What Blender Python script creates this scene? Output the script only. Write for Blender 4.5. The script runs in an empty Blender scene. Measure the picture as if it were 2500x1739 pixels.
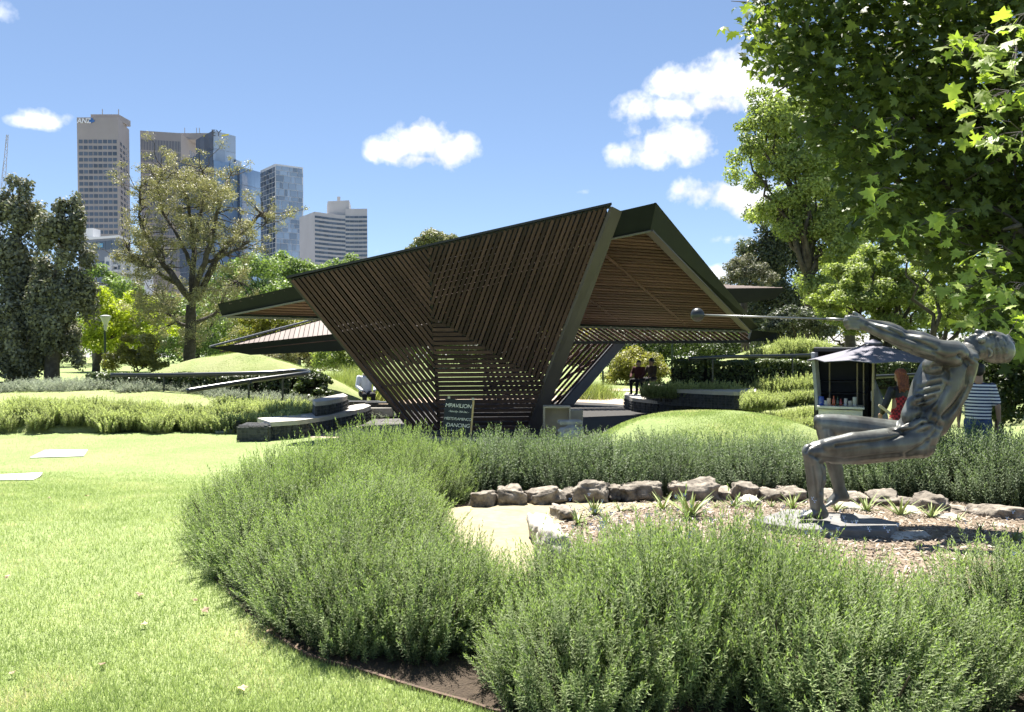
import bpy, bmesh, math, random
import numpy as np
from mathutils import Vector, Matrix

# ------------------------------------------------------------------ camera, sky, sun, exposure
sc = bpy.context.scene
COL = sc.collection
FPX, CZ, PITCH = 2000.0, 2.35, math.atan(0.02725)
CAM = Vector((0, 0, CZ))
cd = bpy.data.cameras.new('camera'); cam = bpy.data.objects.new('camera', cd); COL.objects.link(cam)
cam.location = CAM; cam.rotation_euler = (math.pi/2-PITCH, 0, 0)
cd.sensor_width = 36; cd.lens = 36*FPX/2500; cd.clip_end = 6000; cd.clip_start = 0.05
sc.camera = cam
SUN_EL, SUN_AZ = math.radians(63), math.radians(-14)      # azimuth measured from +Y towards +X
sl = bpy.data.lights.new('sun', 'SUN'); sl.energy = 4.8; sl.angle = math.radians(0.53); sl.color = (1.0, 0.95, 0.87)
so = bpy.data.objects.new('sun', sl); COL.objects.link(so)
sdir = Vector((math.sin(SUN_AZ)*math.cos(SUN_EL), math.cos(SUN_AZ)*math.cos(SUN_EL), math.sin(SUN_EL)))
so.rotation_euler = sdir.to_track_quat('Z', 'Y').to_euler(); so.location = (0, 20, 40)
sc.view_settings.view_transform = 'Standard'; sc.view_settings.look = 'None'
sc.view_settings.exposure = 1.72; sc.view_settings.gamma = 1.0; sc.view_settings.use_curve_mapping = False
sc.render.engine = 'CYCLES'
sc.cycles.use_denoising = True
sc.cycles.use_adaptive_sampling = True; sc.cycles.adaptive_threshold = 0.025
sc.cycles.max_bounces = 5; sc.cycles.diffuse_bounces = 3; sc.cycles.glossy_bounces = 2; sc.cycles.transmission_bounces = 3; sc.cycles.transparent_max_bounces = 8

def ray(u, v):
    x = (u-1250)/FPX; y = -(v-869.5)/FPX
    cp, sp = math.cos(PITCH), math.sin(PITCH)
    return Vector((x, cp + y*sp, -sp + y*cp))
def P(u, v, Y):
    d = ray(u, v); return CAM + d*(Y/d.y)
def G(u, v, z):
    d = ray(u, v); return CAM + d*((z-CZ)/d.z)
def hit(pl, u, v):
    d = ray(u, v); return CAM + d*((pl[0]-CAM).dot(pl[1])/d.dot(pl[1]))
def plane3(a, b, c):
    return (a, (b-a).cross(c-a).normalized())

SKY_STR, SKY_TINT, AIR, DUST, OZ = 0.070, (1.15,1.25,1.38), 0.6, 0.0, 4.0
w = bpy.data.worlds.new('World'); sc.world = w; w.use_nodes = True
nt = w.node_tree; N = nt.nodes; L = nt.links; N.clear()
def wm(op, a, b=None, c=None, clamp=False):
    n = N.new('ShaderNodeMath'); n.operation = op; n.use_clamp = clamp
    for i, x in enumerate((a, b, c)):
        if x is None: continue
        if hasattr(x, 'is_linked'): L.new(x, n.inputs[i])
        else: n.inputs[i].default_value = x
    return n.outputs[0]
sky = N.new('ShaderNodeTexSky'); sky.sky_type = 'NISHITA'; sky.sun_disc = False
sky.sun_elevation = SUN_EL; sky.sun_rotation = SUN_AZ      # rotation 0 points the sun to +Y
sky.air_density = AIR; sky.dust_density = DUST; sky.ozone_density = OZ; sky.altitude = 30
tc = N.new('ShaderNodeTexCoord')
nz = N.new('ShaderNodeTexNoise'); nz.inputs['Scale'].default_value = 14; nz.inputs['Detail'].default_value = 4; nz.inputs['Roughness'].default_value = 0.62
L.new(tc.outputs['Generated'], nz.inputs['Vector'])
nz2 = N.new('ShaderNodeTexNoise'); nz2.inputs['Scale'].default_value = 34; nz2.inputs['Detail'].default_value = 4; nz2.inputs['Roughness'].default_value = 0.6
L.new(tc.outputs['Generated'], nz2.inputs['Vector'])
warp = wm('ADD', wm('MULTIPLY', wm('SUBTRACT', nz.outputs['Fac'], 0.5), 3.2), wm('MULTIPLY', wm('SUBTRACT', nz2.outputs['Fac'], 0.5), 2.6))
CLOUDS = [  # pixel centre and half size of each puff of cloud, and its thickness
 (75,298,36,12,.8),(118,292,44,17,.95),
 (965,368,50,28,1.3),(1035,350,60,40,1.6),(1100,368,50,34,1.5),(1030,388,70,18,1.2),
 (1560,268,50,30,1.0),(1660,212,58,40,1.05),(1640,262,80,24,1.1),(1770,205,70,52,1.25),(1870,200,100,66,1.3),(1760,252,95,26,1.1),
 (1660,350,78,36,1.35),(1600,388,60,22,1.15),(1715,345,36,26,1.1),(1610,310,70,30,.7),(1512,378,34,28,.75),
 (1712,468,52,32,1.3),(1790,478,66,34,1.4),(1860,500,70,36,1.4),
 (1775,585,46,12,.6),(1800,668,60,20,.8),(1320,327,18,12,.35),(1378,345,22,12,.4),(905,620,40,14,.35),(1420,470,26,12,.3),
 (-10,30,50,24,.38)]
import random as _r
_r.seed(5)
field = None
def puff(dirv, a, b, k):
    """one soft ellipsoid of cloud round a direction; cheap: mapping + spherical gradient"""
    global field
    d = dirv.normalized(); rt = d.cross(Vector((0,0,1))).normalized(); up = rt.cross(d)
    mp = N.new('ShaderNodeMapping'); mp.vector_type = 'TEXTURE'; mp.inputs['Location'].default_value = d
    mp.inputs['Rotation'].default_value = Matrix((rt, d, up)).transposed().to_euler(); mp.inputs['Scale'].default_value = (a, .3, b)
    L.new(tc.outputs['Generated'], mp.inputs['Vector'])
    g = N.new('ShaderNodeTexGradient'); g.gradient_type = 'SPHERICAL'; L.new(mp.outputs[0], g.inputs[0])
    s = wm('MULTIPLY', g.outputs['Fac'], k)
    field = s if field is None else wm('MAXIMUM', field, s)
for (u, v, a, b, k) in CLOUDS: puff(ray(u, v), a*1.9/FPX, b*1.9/FPX, k)
for i in range(7):                                           # the same fair-weather clouds go on round the rest of the sky
    az = math.radians(55 + i*41 + _r.uniform(-8, 8)); el = math.radians(_r.uniform(8, 30))
    puff(Vector((math.sin(az)*math.cos(el), math.cos(az)*math.cos(el), math.sin(el))), _r.uniform(.10,.2), _r.uniform(.04,.08), 1.2)
dens = wm('MULTIPLY', wm('ADD', wm('MULTIPLY', field, 1.5), wm('ADD', wm('MULTIPLY', warp, wm('MULTIPLY', field, 2.4, clamp=True)), -.46)), 1.05, clamp=True)
dens = wm('POWER', dens, 1.1)
mix = N.new('ShaderNodeMix'); mix.data_type = 'RGBA'
shade = wm('ADD', wm('MULTIPLY', nz.outputs['Fac'], 5.0), 2.9)
comb = N.new('ShaderNodeCombineColor'); L.new(shade, comb.inputs[0]); L.new(wm('MULTIPLY', shade, 1.01), comb.inputs[1]); L.new(wm('MULTIPLY', shade, 1.05), comb.inputs[2])
tint = N.new('ShaderNodeVectorMath'); tint.operation = 'MULTIPLY'; gm = N.new('ShaderNodeGamma'); gm.inputs['Gamma'].default_value = .65; L.new(sky.outputs['Color'], gm.inputs['Color']); L.new(gm.outputs[0], tint.inputs[0]); tint.inputs[1].default_value = SKY_TINT
L.new(dens, mix.inputs['Factor']); L.new(tint.outputs[0], mix.inputs['A']); L.new(comb.outputs['Color'], mix.inputs['B'])
bg = N.new('ShaderNodeBackground'); bg.inputs['Strength'].default_value = SKY_STR; L.new(tint.outputs[0], bg.inputs['Color'])
bgc = N.new('ShaderNodeBackground'); bgc.inputs['Strength'].default_value = SKY_STR; L.new(mix.outputs['Result'], bgc.inputs['Color'])
msh = N.new('ShaderNodeMixShader'); L.new(wm('GREATER_THAN', field, .02), msh.inputs[0]); L.new(bg.outputs[0], msh.inputs[1]); L.new(bgc.outputs[0], msh.inputs[2])
wo = N.new('ShaderNodeOutputWorld'); L.new(msh.outputs[0], wo.inputs['Surface'])
w.cycles.sampling_method = 'NONE'

# ------------------------------------------------------------------ helpers
random.seed(11); rng = np.random.default_rng(7)
def origin(o):
    v = Vector((0,0,0))
    while o is not None:
        v = v + o.location; o = o.parent
    return v
def put(o, parent=None):
    COL.objects.link(o)
    if parent is not None:
        o.parent = parent; o.location = Vector(o.location) - origin(parent)
    return o
def tag(o, label=None, cat=None, group=None, kind=None):
    if label: o['label'] = label
    if cat: o['category'] = cat
    if group: o['group'] = group
    if kind: o['kind'] = kind
    return o
def thing(name, label, cat, loc=(0,0,0), group=None, kind=None):
    o = bpy.data.objects.new(name, None); o.location = loc; o.empty_display_size = .2
    COL.objects.link(o); return tag(o, label, cat, group, kind)
class MB:
    def __init__(s): s.v = []; s.f = []
    def add(s, vs, fs):
        b = len(s.v); s.v += [tuple(v) for v in vs]; s.f += [tuple(i+b for i in f) for f in fs]; return s
    def box(s, c, size, rz=0):
        cx, cy, cz = c; hx, hy, hz = size[0]/2, size[1]/2, size[2]/2; co, si = math.cos(rz), math.sin(rz)
        vs = []
        for z in (-hz, hz):
            for x, y in ((-hx,-hy),(hx,-hy),(hx,hy),(-hx,hy)): vs.append((cx+x*co-y*si, cy+x*si+y*co, cz+z))
        return s.add(vs, [(3,2,1,0),(4,5,6,7),(0,1,5,4),(1,2,6,5),(2,3,7,6),(3,0,4,7)])
    def prism(s, bottom, top):
        n = len(bottom); vs = list(bottom)+list(top)
        fs = [tuple(reversed(range(n))), tuple(range(n, 2*n))]+[(i,(i+1)%n,n+(i+1)%n,n+i) for i in range(n)]
        return s.add(vs, fs)
    def poly(s, pts): return s.add(pts, [tuple(range(len(pts)))])
    def tube(s, pts, rad, sides=8, cap=True):
        pts = [Vector(p) for p in pts]; n = len(pts)
        if not hasattr(rad, '__len__'): rad = [rad]*n
        vs = []; prev = None
        for i, p in enumerate(pts):
            t = (pts[min(i+1,n-1)]-pts[max(i-1,0)])
            t = t.normalized() if t.length > 1e-9 else Vector((0,0,1))
            if prev is None:
                a = Vector((0,0,1)) if abs(t.z) < .9 else Vector((1,0,0)); x = t.cross(a).normalized()
            else:
                x = prev - t*prev.dot(t); x = x.normalized() if x.length > 1e-6 else t.orthogonal().normalized()
            prev = x; y = t.cross(x)
            for k in range(sides):
                a = 2*math.pi*k/sides; vs.append(p + (x*math.cos(a)+y*math.sin(a))*rad[i])
        fs = []
        for i in range(n-1):
            for k in range(sides):
                k2 = (k+1)%sides; fs.append((i*sides+k, i*sides+k2, (i+1)*sides+k2, (i+1)*sides+k))
        if cap: fs += [tuple(reversed(range(sides))), tuple(range((n-1)*sides, n*sides))]
        return s.add(vs, fs)
    def lathe(s, prof, c=(0,0,0), sides=16):
        vs = []; n = len(prof)
        for r, z in prof:
            for k in range(sides):
                a = 2*math.pi*k/sides; vs.append((c[0]+r*math.cos(a), c[1]+r*math.sin(a), c[2]+z))
        fs = [(i*sides+k, i*sides+(k+1)%sides, (i+1)*sides+(k+1)%sides, (i+1)*sides+k) for i in range(n-1) for k in range(sides)]
        fs += [tuple(reversed(range(sides))), tuple(range((n-1)*sides, n*sides))]
        return s.add(vs, fs)
    def mesh(s, name):
        m = bpy.data.meshes.new(name); m.from_pydata(s.v, [], s.f); m.update(); return m
    def build(s, name, mat, parent=None, smooth=False, bevel=0):
        m = s.mesh(name)
        if mat: m.materials.append(mat)
        if bevel or smooth:
            if bevel:
                bm = bmesh.new(); bm.from_mesh(m); bmesh.ops.bevel(bm, geom=[e for e in bm.edges], offset=bevel, segments=1, affect='EDGES'); bm.to_mesh(m); bm.free()
            if smooth: m.shade_smooth()
        return put(bpy.data.objects.new(name, m), parent)
def npmesh(name, V, F, mat, tone=None, smooth=False):
    """V (n,3), F (m,k) of equal sized faces; rnd (n,) goes to the point attribute 'rnd'"""
    m = bpy.data.meshes.new(name); k = F.shape[1]
    m.vertices.add(len(V)); m.vertices.foreach_set('co', np.ascontiguousarray(V, dtype=np.float32).ravel())
    m.loops.add(F.size); m.loops.foreach_set('vertex_index', F.astype(np.int32).ravel())
    m.polygons.add(len(F)); m.polygons.foreach_set('loop_start', np.arange(0, F.size, k, dtype=np.int32))
    try: m.polygons.foreach_set('loop_total', np.full(len(F), k, dtype=np.int32))
    except Exception: pass
    if tone is not None:
        a = m.attributes.new('tone', 'FLOAT', 'POINT'); a.data.foreach_set('value', np.asarray(tone, dtype=np.float32))
    m.update(calc_edges=True)
    if smooth: m.shade_smooth()
    if mat: m.materials.append(mat)
    return m
def obj(name, mesh, parent=None, loc=(0,0,0)):
    o = bpy.data.objects.new(name, mesh); o.location = loc; return put(o, parent)
UNIT = None
def unit_cube():
    global UNIT
    if UNIT is None: UNIT = MB().box((0,0,0),(1,1,1))
    return UNIT
_cubes = {}
def slab(name, M, mat, parent):
    """a piece from the shared unit cube; M maps the cube into the world"""
    k = (name, mat.name)
    if k not in _cubes:
        m = unit_cube().mesh(name); m.materials.append(mat); _cubes[k] = m
    o = bpy.data.objects.new(name, _cubes[k]); COL.objects.link(o)
    if parent is not None: o.parent = parent; M = Matrix.Translation(-origin(parent)) @ M
    o.matrix_basis = M; return o
def frame_matrix(c, e1, e2, e3, s1, s2, s3):
    return Matrix(((e1.x*s1, e2.x*s2, e3.x*s3, c.x),(e1.y*s1, e2.y*s2, e3.y*s3, c.y),(e1.z*s1, e2.z*s2, e3.z*s3, c.z),(0,0,0,1)))
def beam(name, p, q, wd, ht, up, mat, parent):
    e1 = (q-p).normalized(); e2 = (up-e1*up.dot(e1)).normalized(); e3 = e1.cross(e2)
    return slab(name, frame_matrix((p+q)/2, e1, e2, e3, (q-p).length, ht, wd), mat, parent)
def copy_tree(o, parent=None):
    c = o.copy(); COL.objects.link(c)
    if parent is not None: c.parent = parent
    for ch in list(o.children): copy_tree(ch, c)
    return c
ORD = ['first','second','third','fourth','fifth','sixth','seventh','eighth','ninth','tenth','eleventh','twelfth','thirteenth','fourteenth','fifteenth','sixteenth','seventeenth','eighteenth','nineteenth','twentieth','twenty-first','twenty-second','twenty-third','twenty-fourth']

# ------------------------------------------------------------------ materials
MATS = {}
def nodes(name):
    m = bpy.data.materials.new(name); m.use_nodes = True; n = m.node_tree.nodes; b = n['Principled BSDF']; MATS[name] = m
    return m, n, m.node_tree.links, b
def solid(name, col, rough=.6, metal=0, spec=.5, var=.12, scale=6, bump=0, bscale=40, objvar=0, col2=None, detail=6, coat=0):
    """base colour with noise wear, optional second colour, bump and per-object tint"""
    m, n, l, b = nodes(name)
    b.inputs['Roughness'].default_value = rough; b.inputs['Metallic'].default_value = metal; b.inputs['Specular IOR Level'].default_value = spec
    if coat: b.inputs['Coat Weight'].default_value = coat
    tcn = n.new('ShaderNodeTexCoord'); no = n.new('ShaderNodeTexNoise'); no.inputs['Scale'].default_value = scale; no.inputs['Detail'].default_value = detail; no.inputs['Roughness'].default_value = .6
    l.new(tcn.outputs['Object'], no.inputs['Vector'])
    rp = n.new('ShaderNodeValToRGB'); c2 = col2 or tuple(c*(1+var) for c in col)
    rp.color_ramp.elements[0].color = tuple(max(0,c*(1-var)) for c in col)+(1,); rp.color_ramp.elements[1].color = tuple(min(1,c) for c in c2)+(1,)
    rp.color_ramp.elements[0].position = .3; rp.color_ramp.elements[1].position = .7
    l.new(no.outputs['Fac'], rp.inputs[0]); out = rp.outputs[0]
    if objvar:
        oi = n.new('ShaderNodeObjectInfo'); mr = n.new('ShaderNodeMapRange'); mr.inputs['To Min'].default_value = 1-objvar; mr.inputs['To Max'].default_value = 1+objvar
        l.new(oi.outputs['Random'], mr.inputs['Value']); mx = n.new('ShaderNodeVectorMath'); mx.operation = 'SCALE'
        l.new(out, mx.inputs[0]); l.new(mr.outputs[0], mx.inputs['Scale']); out = mx.outputs[0]
    l.new(out, b.inputs['Base Color'])
    if bump:
        nb = n.new('ShaderNodeTexNoise'); nb.inputs['Scale'].default_value = bscale; nb.inputs['Detail'].default_value = 5; l.new(tcn.outputs['Object'], nb.inputs['Vector'])
        bp = n.new('ShaderNodeBump'); bp.inputs['Strength'].default_value = bump; bp.inputs['Distance'].default_value = .02
        l.new(nb.outputs['Fac'], bp.inputs['Height']); l.new(bp.outputs['Normal'], b.inputs['Normal'])
    return m
def leafmat(name, c1, c2, trans=.35, rough=.5, spec=.35, c3=None, tcol=None, sc_=.5, objvar=.0, amp=.9):
    """foliage: colour by the per-leaf 'rnd' attribute and a slow noise, part of the light passes through"""
    m, n, l, b = nodes(name)
    at = n.new('ShaderNodeAttribute'); at.attribute_name = 'tone'
    tcn = n.new('ShaderNodeTexCoord'); no = n.new('ShaderNodeTexNoise'); no.inputs['Scale'].default_value = sc_; no.inputs['Detail'].default_value = 3
    l.new(tcn.outputs['Object'], no.inputs['Vector'])
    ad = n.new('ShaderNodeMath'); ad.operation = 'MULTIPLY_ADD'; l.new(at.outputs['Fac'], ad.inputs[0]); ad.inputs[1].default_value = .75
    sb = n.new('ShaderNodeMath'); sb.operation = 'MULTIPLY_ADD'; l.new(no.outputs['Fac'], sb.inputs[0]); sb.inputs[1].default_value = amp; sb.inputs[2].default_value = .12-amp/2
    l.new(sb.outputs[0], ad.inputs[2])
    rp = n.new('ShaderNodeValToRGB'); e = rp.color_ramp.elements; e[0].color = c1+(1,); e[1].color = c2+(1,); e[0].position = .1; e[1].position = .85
    if c3: x = e.new(.97); x.color = c3+(1,)
    l.new(ad.outputs[0], rp.inputs[0]); out = rp.outputs[0]
    if objvar:
        oi = n.new('ShaderNodeObjectInfo'); mr = n.new('ShaderNodeMapRange'); mr.inputs['To Min'].default_value = 1-objvar; mr.inputs['To Max'].default_value = 1+objvar
        l.new(oi.outputs['Random'], mr.inputs['Value']); mx = n.new('ShaderNodeVectorMath'); mx.operation = 'SCALE'
        l.new(out, mx.inputs[0]); l.new(mr.outputs[0], mx.inputs['Scale']); out = mx.outputs[0]
    l.new(out, b.inputs['Base Color']); b.inputs['Roughness'].default_value = rough; b.inputs['Specular IOR Level'].default_value = spec
    tr = n.new('ShaderNodeBsdfTranslucent'); mul = n.new('ShaderNodeVectorMath'); mul.operation = 'MULTIPLY'; l.new(out, mul.inputs[0]); mul.inputs[1].default_value = tcol or (1.5, 1.7, .7)
    l.new(mul.outputs[0], tr.inputs['Color'])
    ms = n.new('ShaderNodeMixShader'); ms.inputs[0].default_value = trans; l.new(b.outputs[0], ms.inputs[1]); l.new(tr.outputs[0], ms.inputs[2])
    l.new(ms.outputs[0], n['Material Output'].inputs['Surface'])
    return m

M_LAWN = None
def ground_material(name, cols, scales, bump=.3, bscale=60, rough=.9):
    m, n, l, b = nodes(name); b.inputs['Roughness'].default_value = rough; b.inputs['Specular IOR Level'].default_value = .15
    g = n.new('ShaderNodeNewGeometry'); out = None
    for i, (s, c1, c2) in enumerate(zip(scales, cols[::2], cols[1::2])):
        no = n.new('ShaderNodeTexNoise'); no.inputs['Scale'].default_value = s; no.inputs['Detail'].default_value = 8; no.inputs['Roughness'].default_value = .65; l.new(g.outputs['Position'], no.inputs['Vector'])
        rp = n.new('ShaderNodeValToRGB'); rp.color_ramp.elements[0].color = c1+(1,); rp.color_ramp.elements[1].color = c2+(1,); rp.color_ramp.elements[0].position = .36; rp.color_ramp.elements[1].position = .64
        l.new(no.outputs['Fac'], rp.inputs[0])
        if out is None: out = rp.outputs[0]
        else:
            mx = n.new('ShaderNodeMix'); mx.data_type = 'RGBA'; mx.inputs['Factor'].default_value = .5; l.new(out, mx.inputs['A']); l.new(rp.outputs[0], mx.inputs['B']); out = mx.outputs['Result']
    l.new(out, b.inputs['Base Color'])
    nb = n.new('ShaderNodeTexNoise'); nb.inputs['Scale'].default_value = bscale; nb.inputs['Detail'].default_value = 6; l.new(g.outputs['Position'], nb.inputs['Vector'])
    bp = n.new('ShaderNodeBump'); bp.inputs['Strength'].default_value = bump; bp.inputs['Distance'].default_value = .03; l.new(nb.outputs['Fac'], bp.inputs['Height']); l.new(bp.outputs['Normal'], b.inputs['Normal'])
    return m
M_LAWN = ground_material('lawn_turf', [(.145,.20,.068),(.25,.31,.12),(.19,.245,.09),(.30,.345,.155)], [9, .55], bump=.8, bscale=45)
M_MOUND = ground_material('mound_turf', [(.17,.215,.075),(.27,.31,.125),(.21,.25,.095),(.34,.34,.18)], [12, .8], bump=.8, bscale=40)
M_SOIL = ground_material('dark_soil', [(.045,.034,.026),(.10,.075,.055),(.05,.04,.03),(.09,.07,.05)], [30, 2], bump=.8, bscale=80)
M_MULCH = ground_material('bark_mulch', [(.17,.125,.088),(.36,.285,.205),(.22,.17,.125),(.34,.27,.20)], [28, 2.2], bump=1, bscale=70)
M_POND = ground_material('algae_scum', [(.21,.18,.105),(.36,.31,.20),(.25,.215,.13),(.37,.32,.215)], [14, 1.6], bump=.2, bscale=50, rough=.6)
M_PATH = ground_material('granite_sand_path', [(.42,.33,.24),(.52,.42,.32),(.40,.32,.24),(.54,.44,.34)], [40, 1.2], bump=.2, bscale=90)
M_GRASS = leafmat('grass_blade', (.22,.295,.11), (.40,.465,.215), trans=.42, rough=.7, spec=.2, c3=(.60,.55,.38), sc_=1.3, amp=1.9, tcol=(1.25,1.3,.9))
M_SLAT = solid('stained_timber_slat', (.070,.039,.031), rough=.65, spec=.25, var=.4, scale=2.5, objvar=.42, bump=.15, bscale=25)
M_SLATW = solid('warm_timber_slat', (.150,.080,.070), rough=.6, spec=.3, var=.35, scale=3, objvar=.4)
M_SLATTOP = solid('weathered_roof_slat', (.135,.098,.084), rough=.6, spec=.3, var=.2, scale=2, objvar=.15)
M_STEEL = solid('dark_green_black_steel', (.013,.017,.0165), rough=.5, spec=.2, var=.2, scale=2)
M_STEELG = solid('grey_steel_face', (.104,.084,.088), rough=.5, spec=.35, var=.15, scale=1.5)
M_BLACK = solid('black_paint', (.012,.012,.013), rough=.45, var=.2)
M_RAIL = solid('black_handrail', (.022,.026,.03), rough=.3, spec=.6, var=.15)
M_STONE = solid('pale_bench_stone', (.46,.43,.38), rough=.75, var=.12, scale=5, bump=.15, bscale=60, objvar=.06)
M_GABION = solid('bluestone_rubble', (.065,.068,.072), rough=.8, var=.5, scale=18, bump=.6, bscale=40, objvar=.35)
M_WIRE = solid('gabion_wire', (.16,.16,.15), rough=.5, metal=.6)
M_PAVER = solid('dark_brick_paver', (.075,.07,.066), rough=.8, var=.3, scale=10, objvar=.3)
M_BARK = solid('dark_bark', (.055,.043,.034), rough=.9, var=.4, scale=6, bump=.7, bscale=18, col2=(.10,.085,.07))
M_BARKG = solid('grey_bark', (.12,.10,.08), rough=.9, var=.4, scale=5, bump=.6, bscale=16, col2=(.19,.17,.14))
M_BRONZE = None
# ------------------------------------------------------------------ terrain
def sstep(a, b, x):
    t = np.clip((np.asarray(x, float)-a)/(b-a), 0, 1); return t*t*(3-2*t)
def gz(x, y):
    return .75*(1-sstep(6, 15, y)) - 2.0*sstep(48, 90, y) + .012*np.sin(np.asarray(x)*.9+np.asarray(y)*.7)*(1-sstep(12,16,y))
def gzf(x, y): return float(gz(x, y))
def sheet(name, xs, ys, zfun, mat):
    X, Y = np.meshgrid(xs, ys); Z = zfun(X, Y); nx, ny = len(xs), len(ys)
    V = np.stack([X.ravel(), Y.ravel(), Z.ravel()], 1); i = np.arange(nx*ny).reshape(ny, nx)
    F = np.stack([i[:-1,:-1].ravel(), i[:-1,1:].ravel(), i[1:,1:].ravel(), i[1:,:-1].ravel()], 1)
    o = obj(name, npmesh(name, V, F, mat, smooth=True)); o['kind'] = 'structure'; return o
xs = np.concatenate([np.linspace(-2500,-60,10)[:-1], np.linspace(-60,-20,21)[:-1], np.linspace(-20,20,101)[:-1], np.linspace(20,60,21)[:-1], np.linspace(60,2500,10)])
ys = np.concatenate([np.linspace(-60,0,7)[:-1], np.linspace(0,30,91)[:-1], np.linspace(30,150,45)])
lawn = sheet('lawn', xs, ys, gz, M_LAWN); sheet('city_ground', np.linspace(-2500,2500,5), np.linspace(150,4500,6), lambda X, Y: 0*X-2.0, ground_material('far_city_ground', [(.22,.22,.21),(.30,.29,.28)], [.05], bump=0))
lawn['label'] = 'bright green mown lawn of the garden'

def inpoly(x, y, poly):
    x = np.asarray(x); y = np.asarray(y); c = np.zeros(x.shape, bool); n = len(poly); j = n-1
    for i in range(n):
        xi, yi = poly[i]; xj, yj = poly[j]
        with np.errstate(divide='ignore', invalid='ignore'):
            c ^= ((yi > y) != (yj > y)) & (x < (xj-xi)*(y-yi)/((yj-yi) if yj != yi else 1e-9)+xi)
        j = i
    return c
def smooth_loop(pts, k=6):
    out = []; n = len(pts)
    for i in range(n):
        p0, p1, p2, p3 = [np.array(pts[(i+j-1)%n], float) for j in range(4)]
        for t in np.linspace(0,1,k,endpoint=False):
            out.append(tuple(.5*((2*p1)+(-p0+p2)*t+(2*p0-5*p1+4*p2-p3)*t*t+(-p0+3*p1-3*p2+p3)*t**3)))
    return out
def bed(name, pts, dz, mat, zf=gz, step=.35):
    """a sheet that follows the ground inside a smooth outline"""
    loop = smooth_loop(pts, 8); bm = bmesh.new()
    bm.faces.new([bm.verts.new((x, y, 0)) for x, y in loop]); bmesh.ops.triangulate(bm, faces=bm.faces[:])
    for ax in (0, 1):
        lo = min(p[ax] for p in loop); hi = max(p[ax] for p in loop); t = lo+step
        while t < hi:
            no = [0,0,0]; co = [0,0,0]; no[ax] = 1; co[ax] = t
            bmesh.ops.bisect_plane(bm, geom=bm.verts[:]+bm.edges[:]+bm.faces[:], plane_co=co, plane_no=no); t += step
    for v in bm.verts: v.co.z = float(zf(v.co.x, v.co.y))+dz
    for f in bm.faces:
        f.normal_update()
        if f.normal.z < 0: f.normal_flip()
    m = bpy.data.meshes.new(name); bm.to_mesh(m); bm.free(); m.materials.append(mat); m.shade_smooth()
    o = obj(name, m); o['kind'] = 'structure'; return o
BED = [(-.72,3.80),(-1.08,4.05),(-1.6,4.75),(-2.2,5.8),(-2.55,7.2),(-2.4,8.8),(-1.6,10.3),(1,10.9),(4,10.9),(7,10.6),(9,8.6),(8.5,5),(5,3.0),(2.5,2.7),(.3,3.25),(-.25,3.5)]
BEDL = smooth_loop(BED, 8)
bed('garden_bed', BED, .006, M_SOIL)
MUL = [(.15,6.0),(.3,7.2),(1.2,8.1),(3,8.4),(5,8.0),(6.2,7.0),(6,5.2),(4,4.6),(1.5,4.9),(.5,5.2)]
bed('mulch', MUL, .016, M_MULCH)
POND = [(-.45,4.9),(-.75,6),(-.7,7.4),(-.3,8.0),(.7,8.1),(1.5,7.95),(.9,7.45),(.45,7.0),(.3,6.5),(.25,5.7),(.1,5.1)]
bed('pond', POND, .024, M_POND, zf=gz)['label'] = 'ochre scum covered shallow pond inside the rock ring'
# paved court of the pavilion and the sand path beside it
PATH = [(-6.2,18.9),(-4.4,18.45),(-2,18.0),(0,17.6),(2,17.2),(3.2,18.2),(5,20),(4.8,24),(3.5,30),(-2,31),(-5.5,26),(-6.4,21)]
bed('path', PATH, .006, M_PATH, step=2)
FLOOR = [(-3.4,19.5),(-1.5,18.6),(1.5,18.4),(3.6,19.8),(4.6,23),(3.6,27),(0,28.6),(-3.4,27.4),(-4.4,23.5)]
floor = bed('pavilion_floor', FLOOR, .012, solid('paver_joint', (.03,.028,.026), rough=.9), step=4)
FLP = smooth_loop(FLOOR, 8)
pav_i = 0
yy = 18.7
while yy < 24.0 and pav_i < 290:
    xx = -4.2 + (.17 if int(yy*10)%2 else 0)
    while xx < -.2 and pav_i < 290:
        if all(bool(inpoly(xx+dx, yy+dy, FLP)) for dx in (-.2,.2) for dy in (-.1,.1)):
            slab('paver', frame_matrix(Vector((xx,yy,.012+.004+random.uniform(0,.004))), Vector((1,0,0)), Vector((0,1,0)), Vector((0,0,1)), .37, .22, .012), M_PAVER, floor); pav_i += 1
        xx += .385
    yy += .235
bed('footpath', [(2.2,33.2),(6,33.4),(12,34.5),(18,37),(18,38.5),(12,36),(6,34.8),(2.2,34.6)], .02, M_PATH, step=3)

def dome(name, label, cx, cy, rx, ry, z0, h, rot=0, mat=M_MOUND, power=1.6, skirt=.4):
    """a grassed mound: rounded cap whose rim is sunk below the ground"""
    nr, na = 18, 48; V = []; F = []
    for i in range(nr+1):
        r = i/nr
        for k in range(na):
            a = 2*math.pi*k/na; wob = 1+.03*math.sin(3*a+cx)+.02*math.sin(5*a+cy)
            x = rx*r*wob*math.cos(a); y = ry*r*wob*math.sin(a)
            zz = h*(1-r**power)**.9 if r < 1 else 0
            co, si = math.cos(rot), math.sin(rot)
            bump_ = .018*h*(math.sin(2.3*x+cx)*math.cos(1.9*y+cy)+.6*math.sin(4.1*x-2.7*y))*min(1,2*(1-r)) if i < nr else 0
            V.append((cx+x*co-y*si, cy+x*si+y*co, z0+zz+bump_-(skirt if i == nr else 0)*1.0))
    for i in range(nr):
        for k in range(na): F.append((i*na+k, i*na+(k+1)%na, (i+1)*na+(k+1)%na, (i+1)*na+k))
    o = obj(name, npmesh(name, np.array(V), np.array(F)[:, ::-1], mat, smooth=True)); o['kind'] = 'structure'; o['label'] = label; return o
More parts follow.
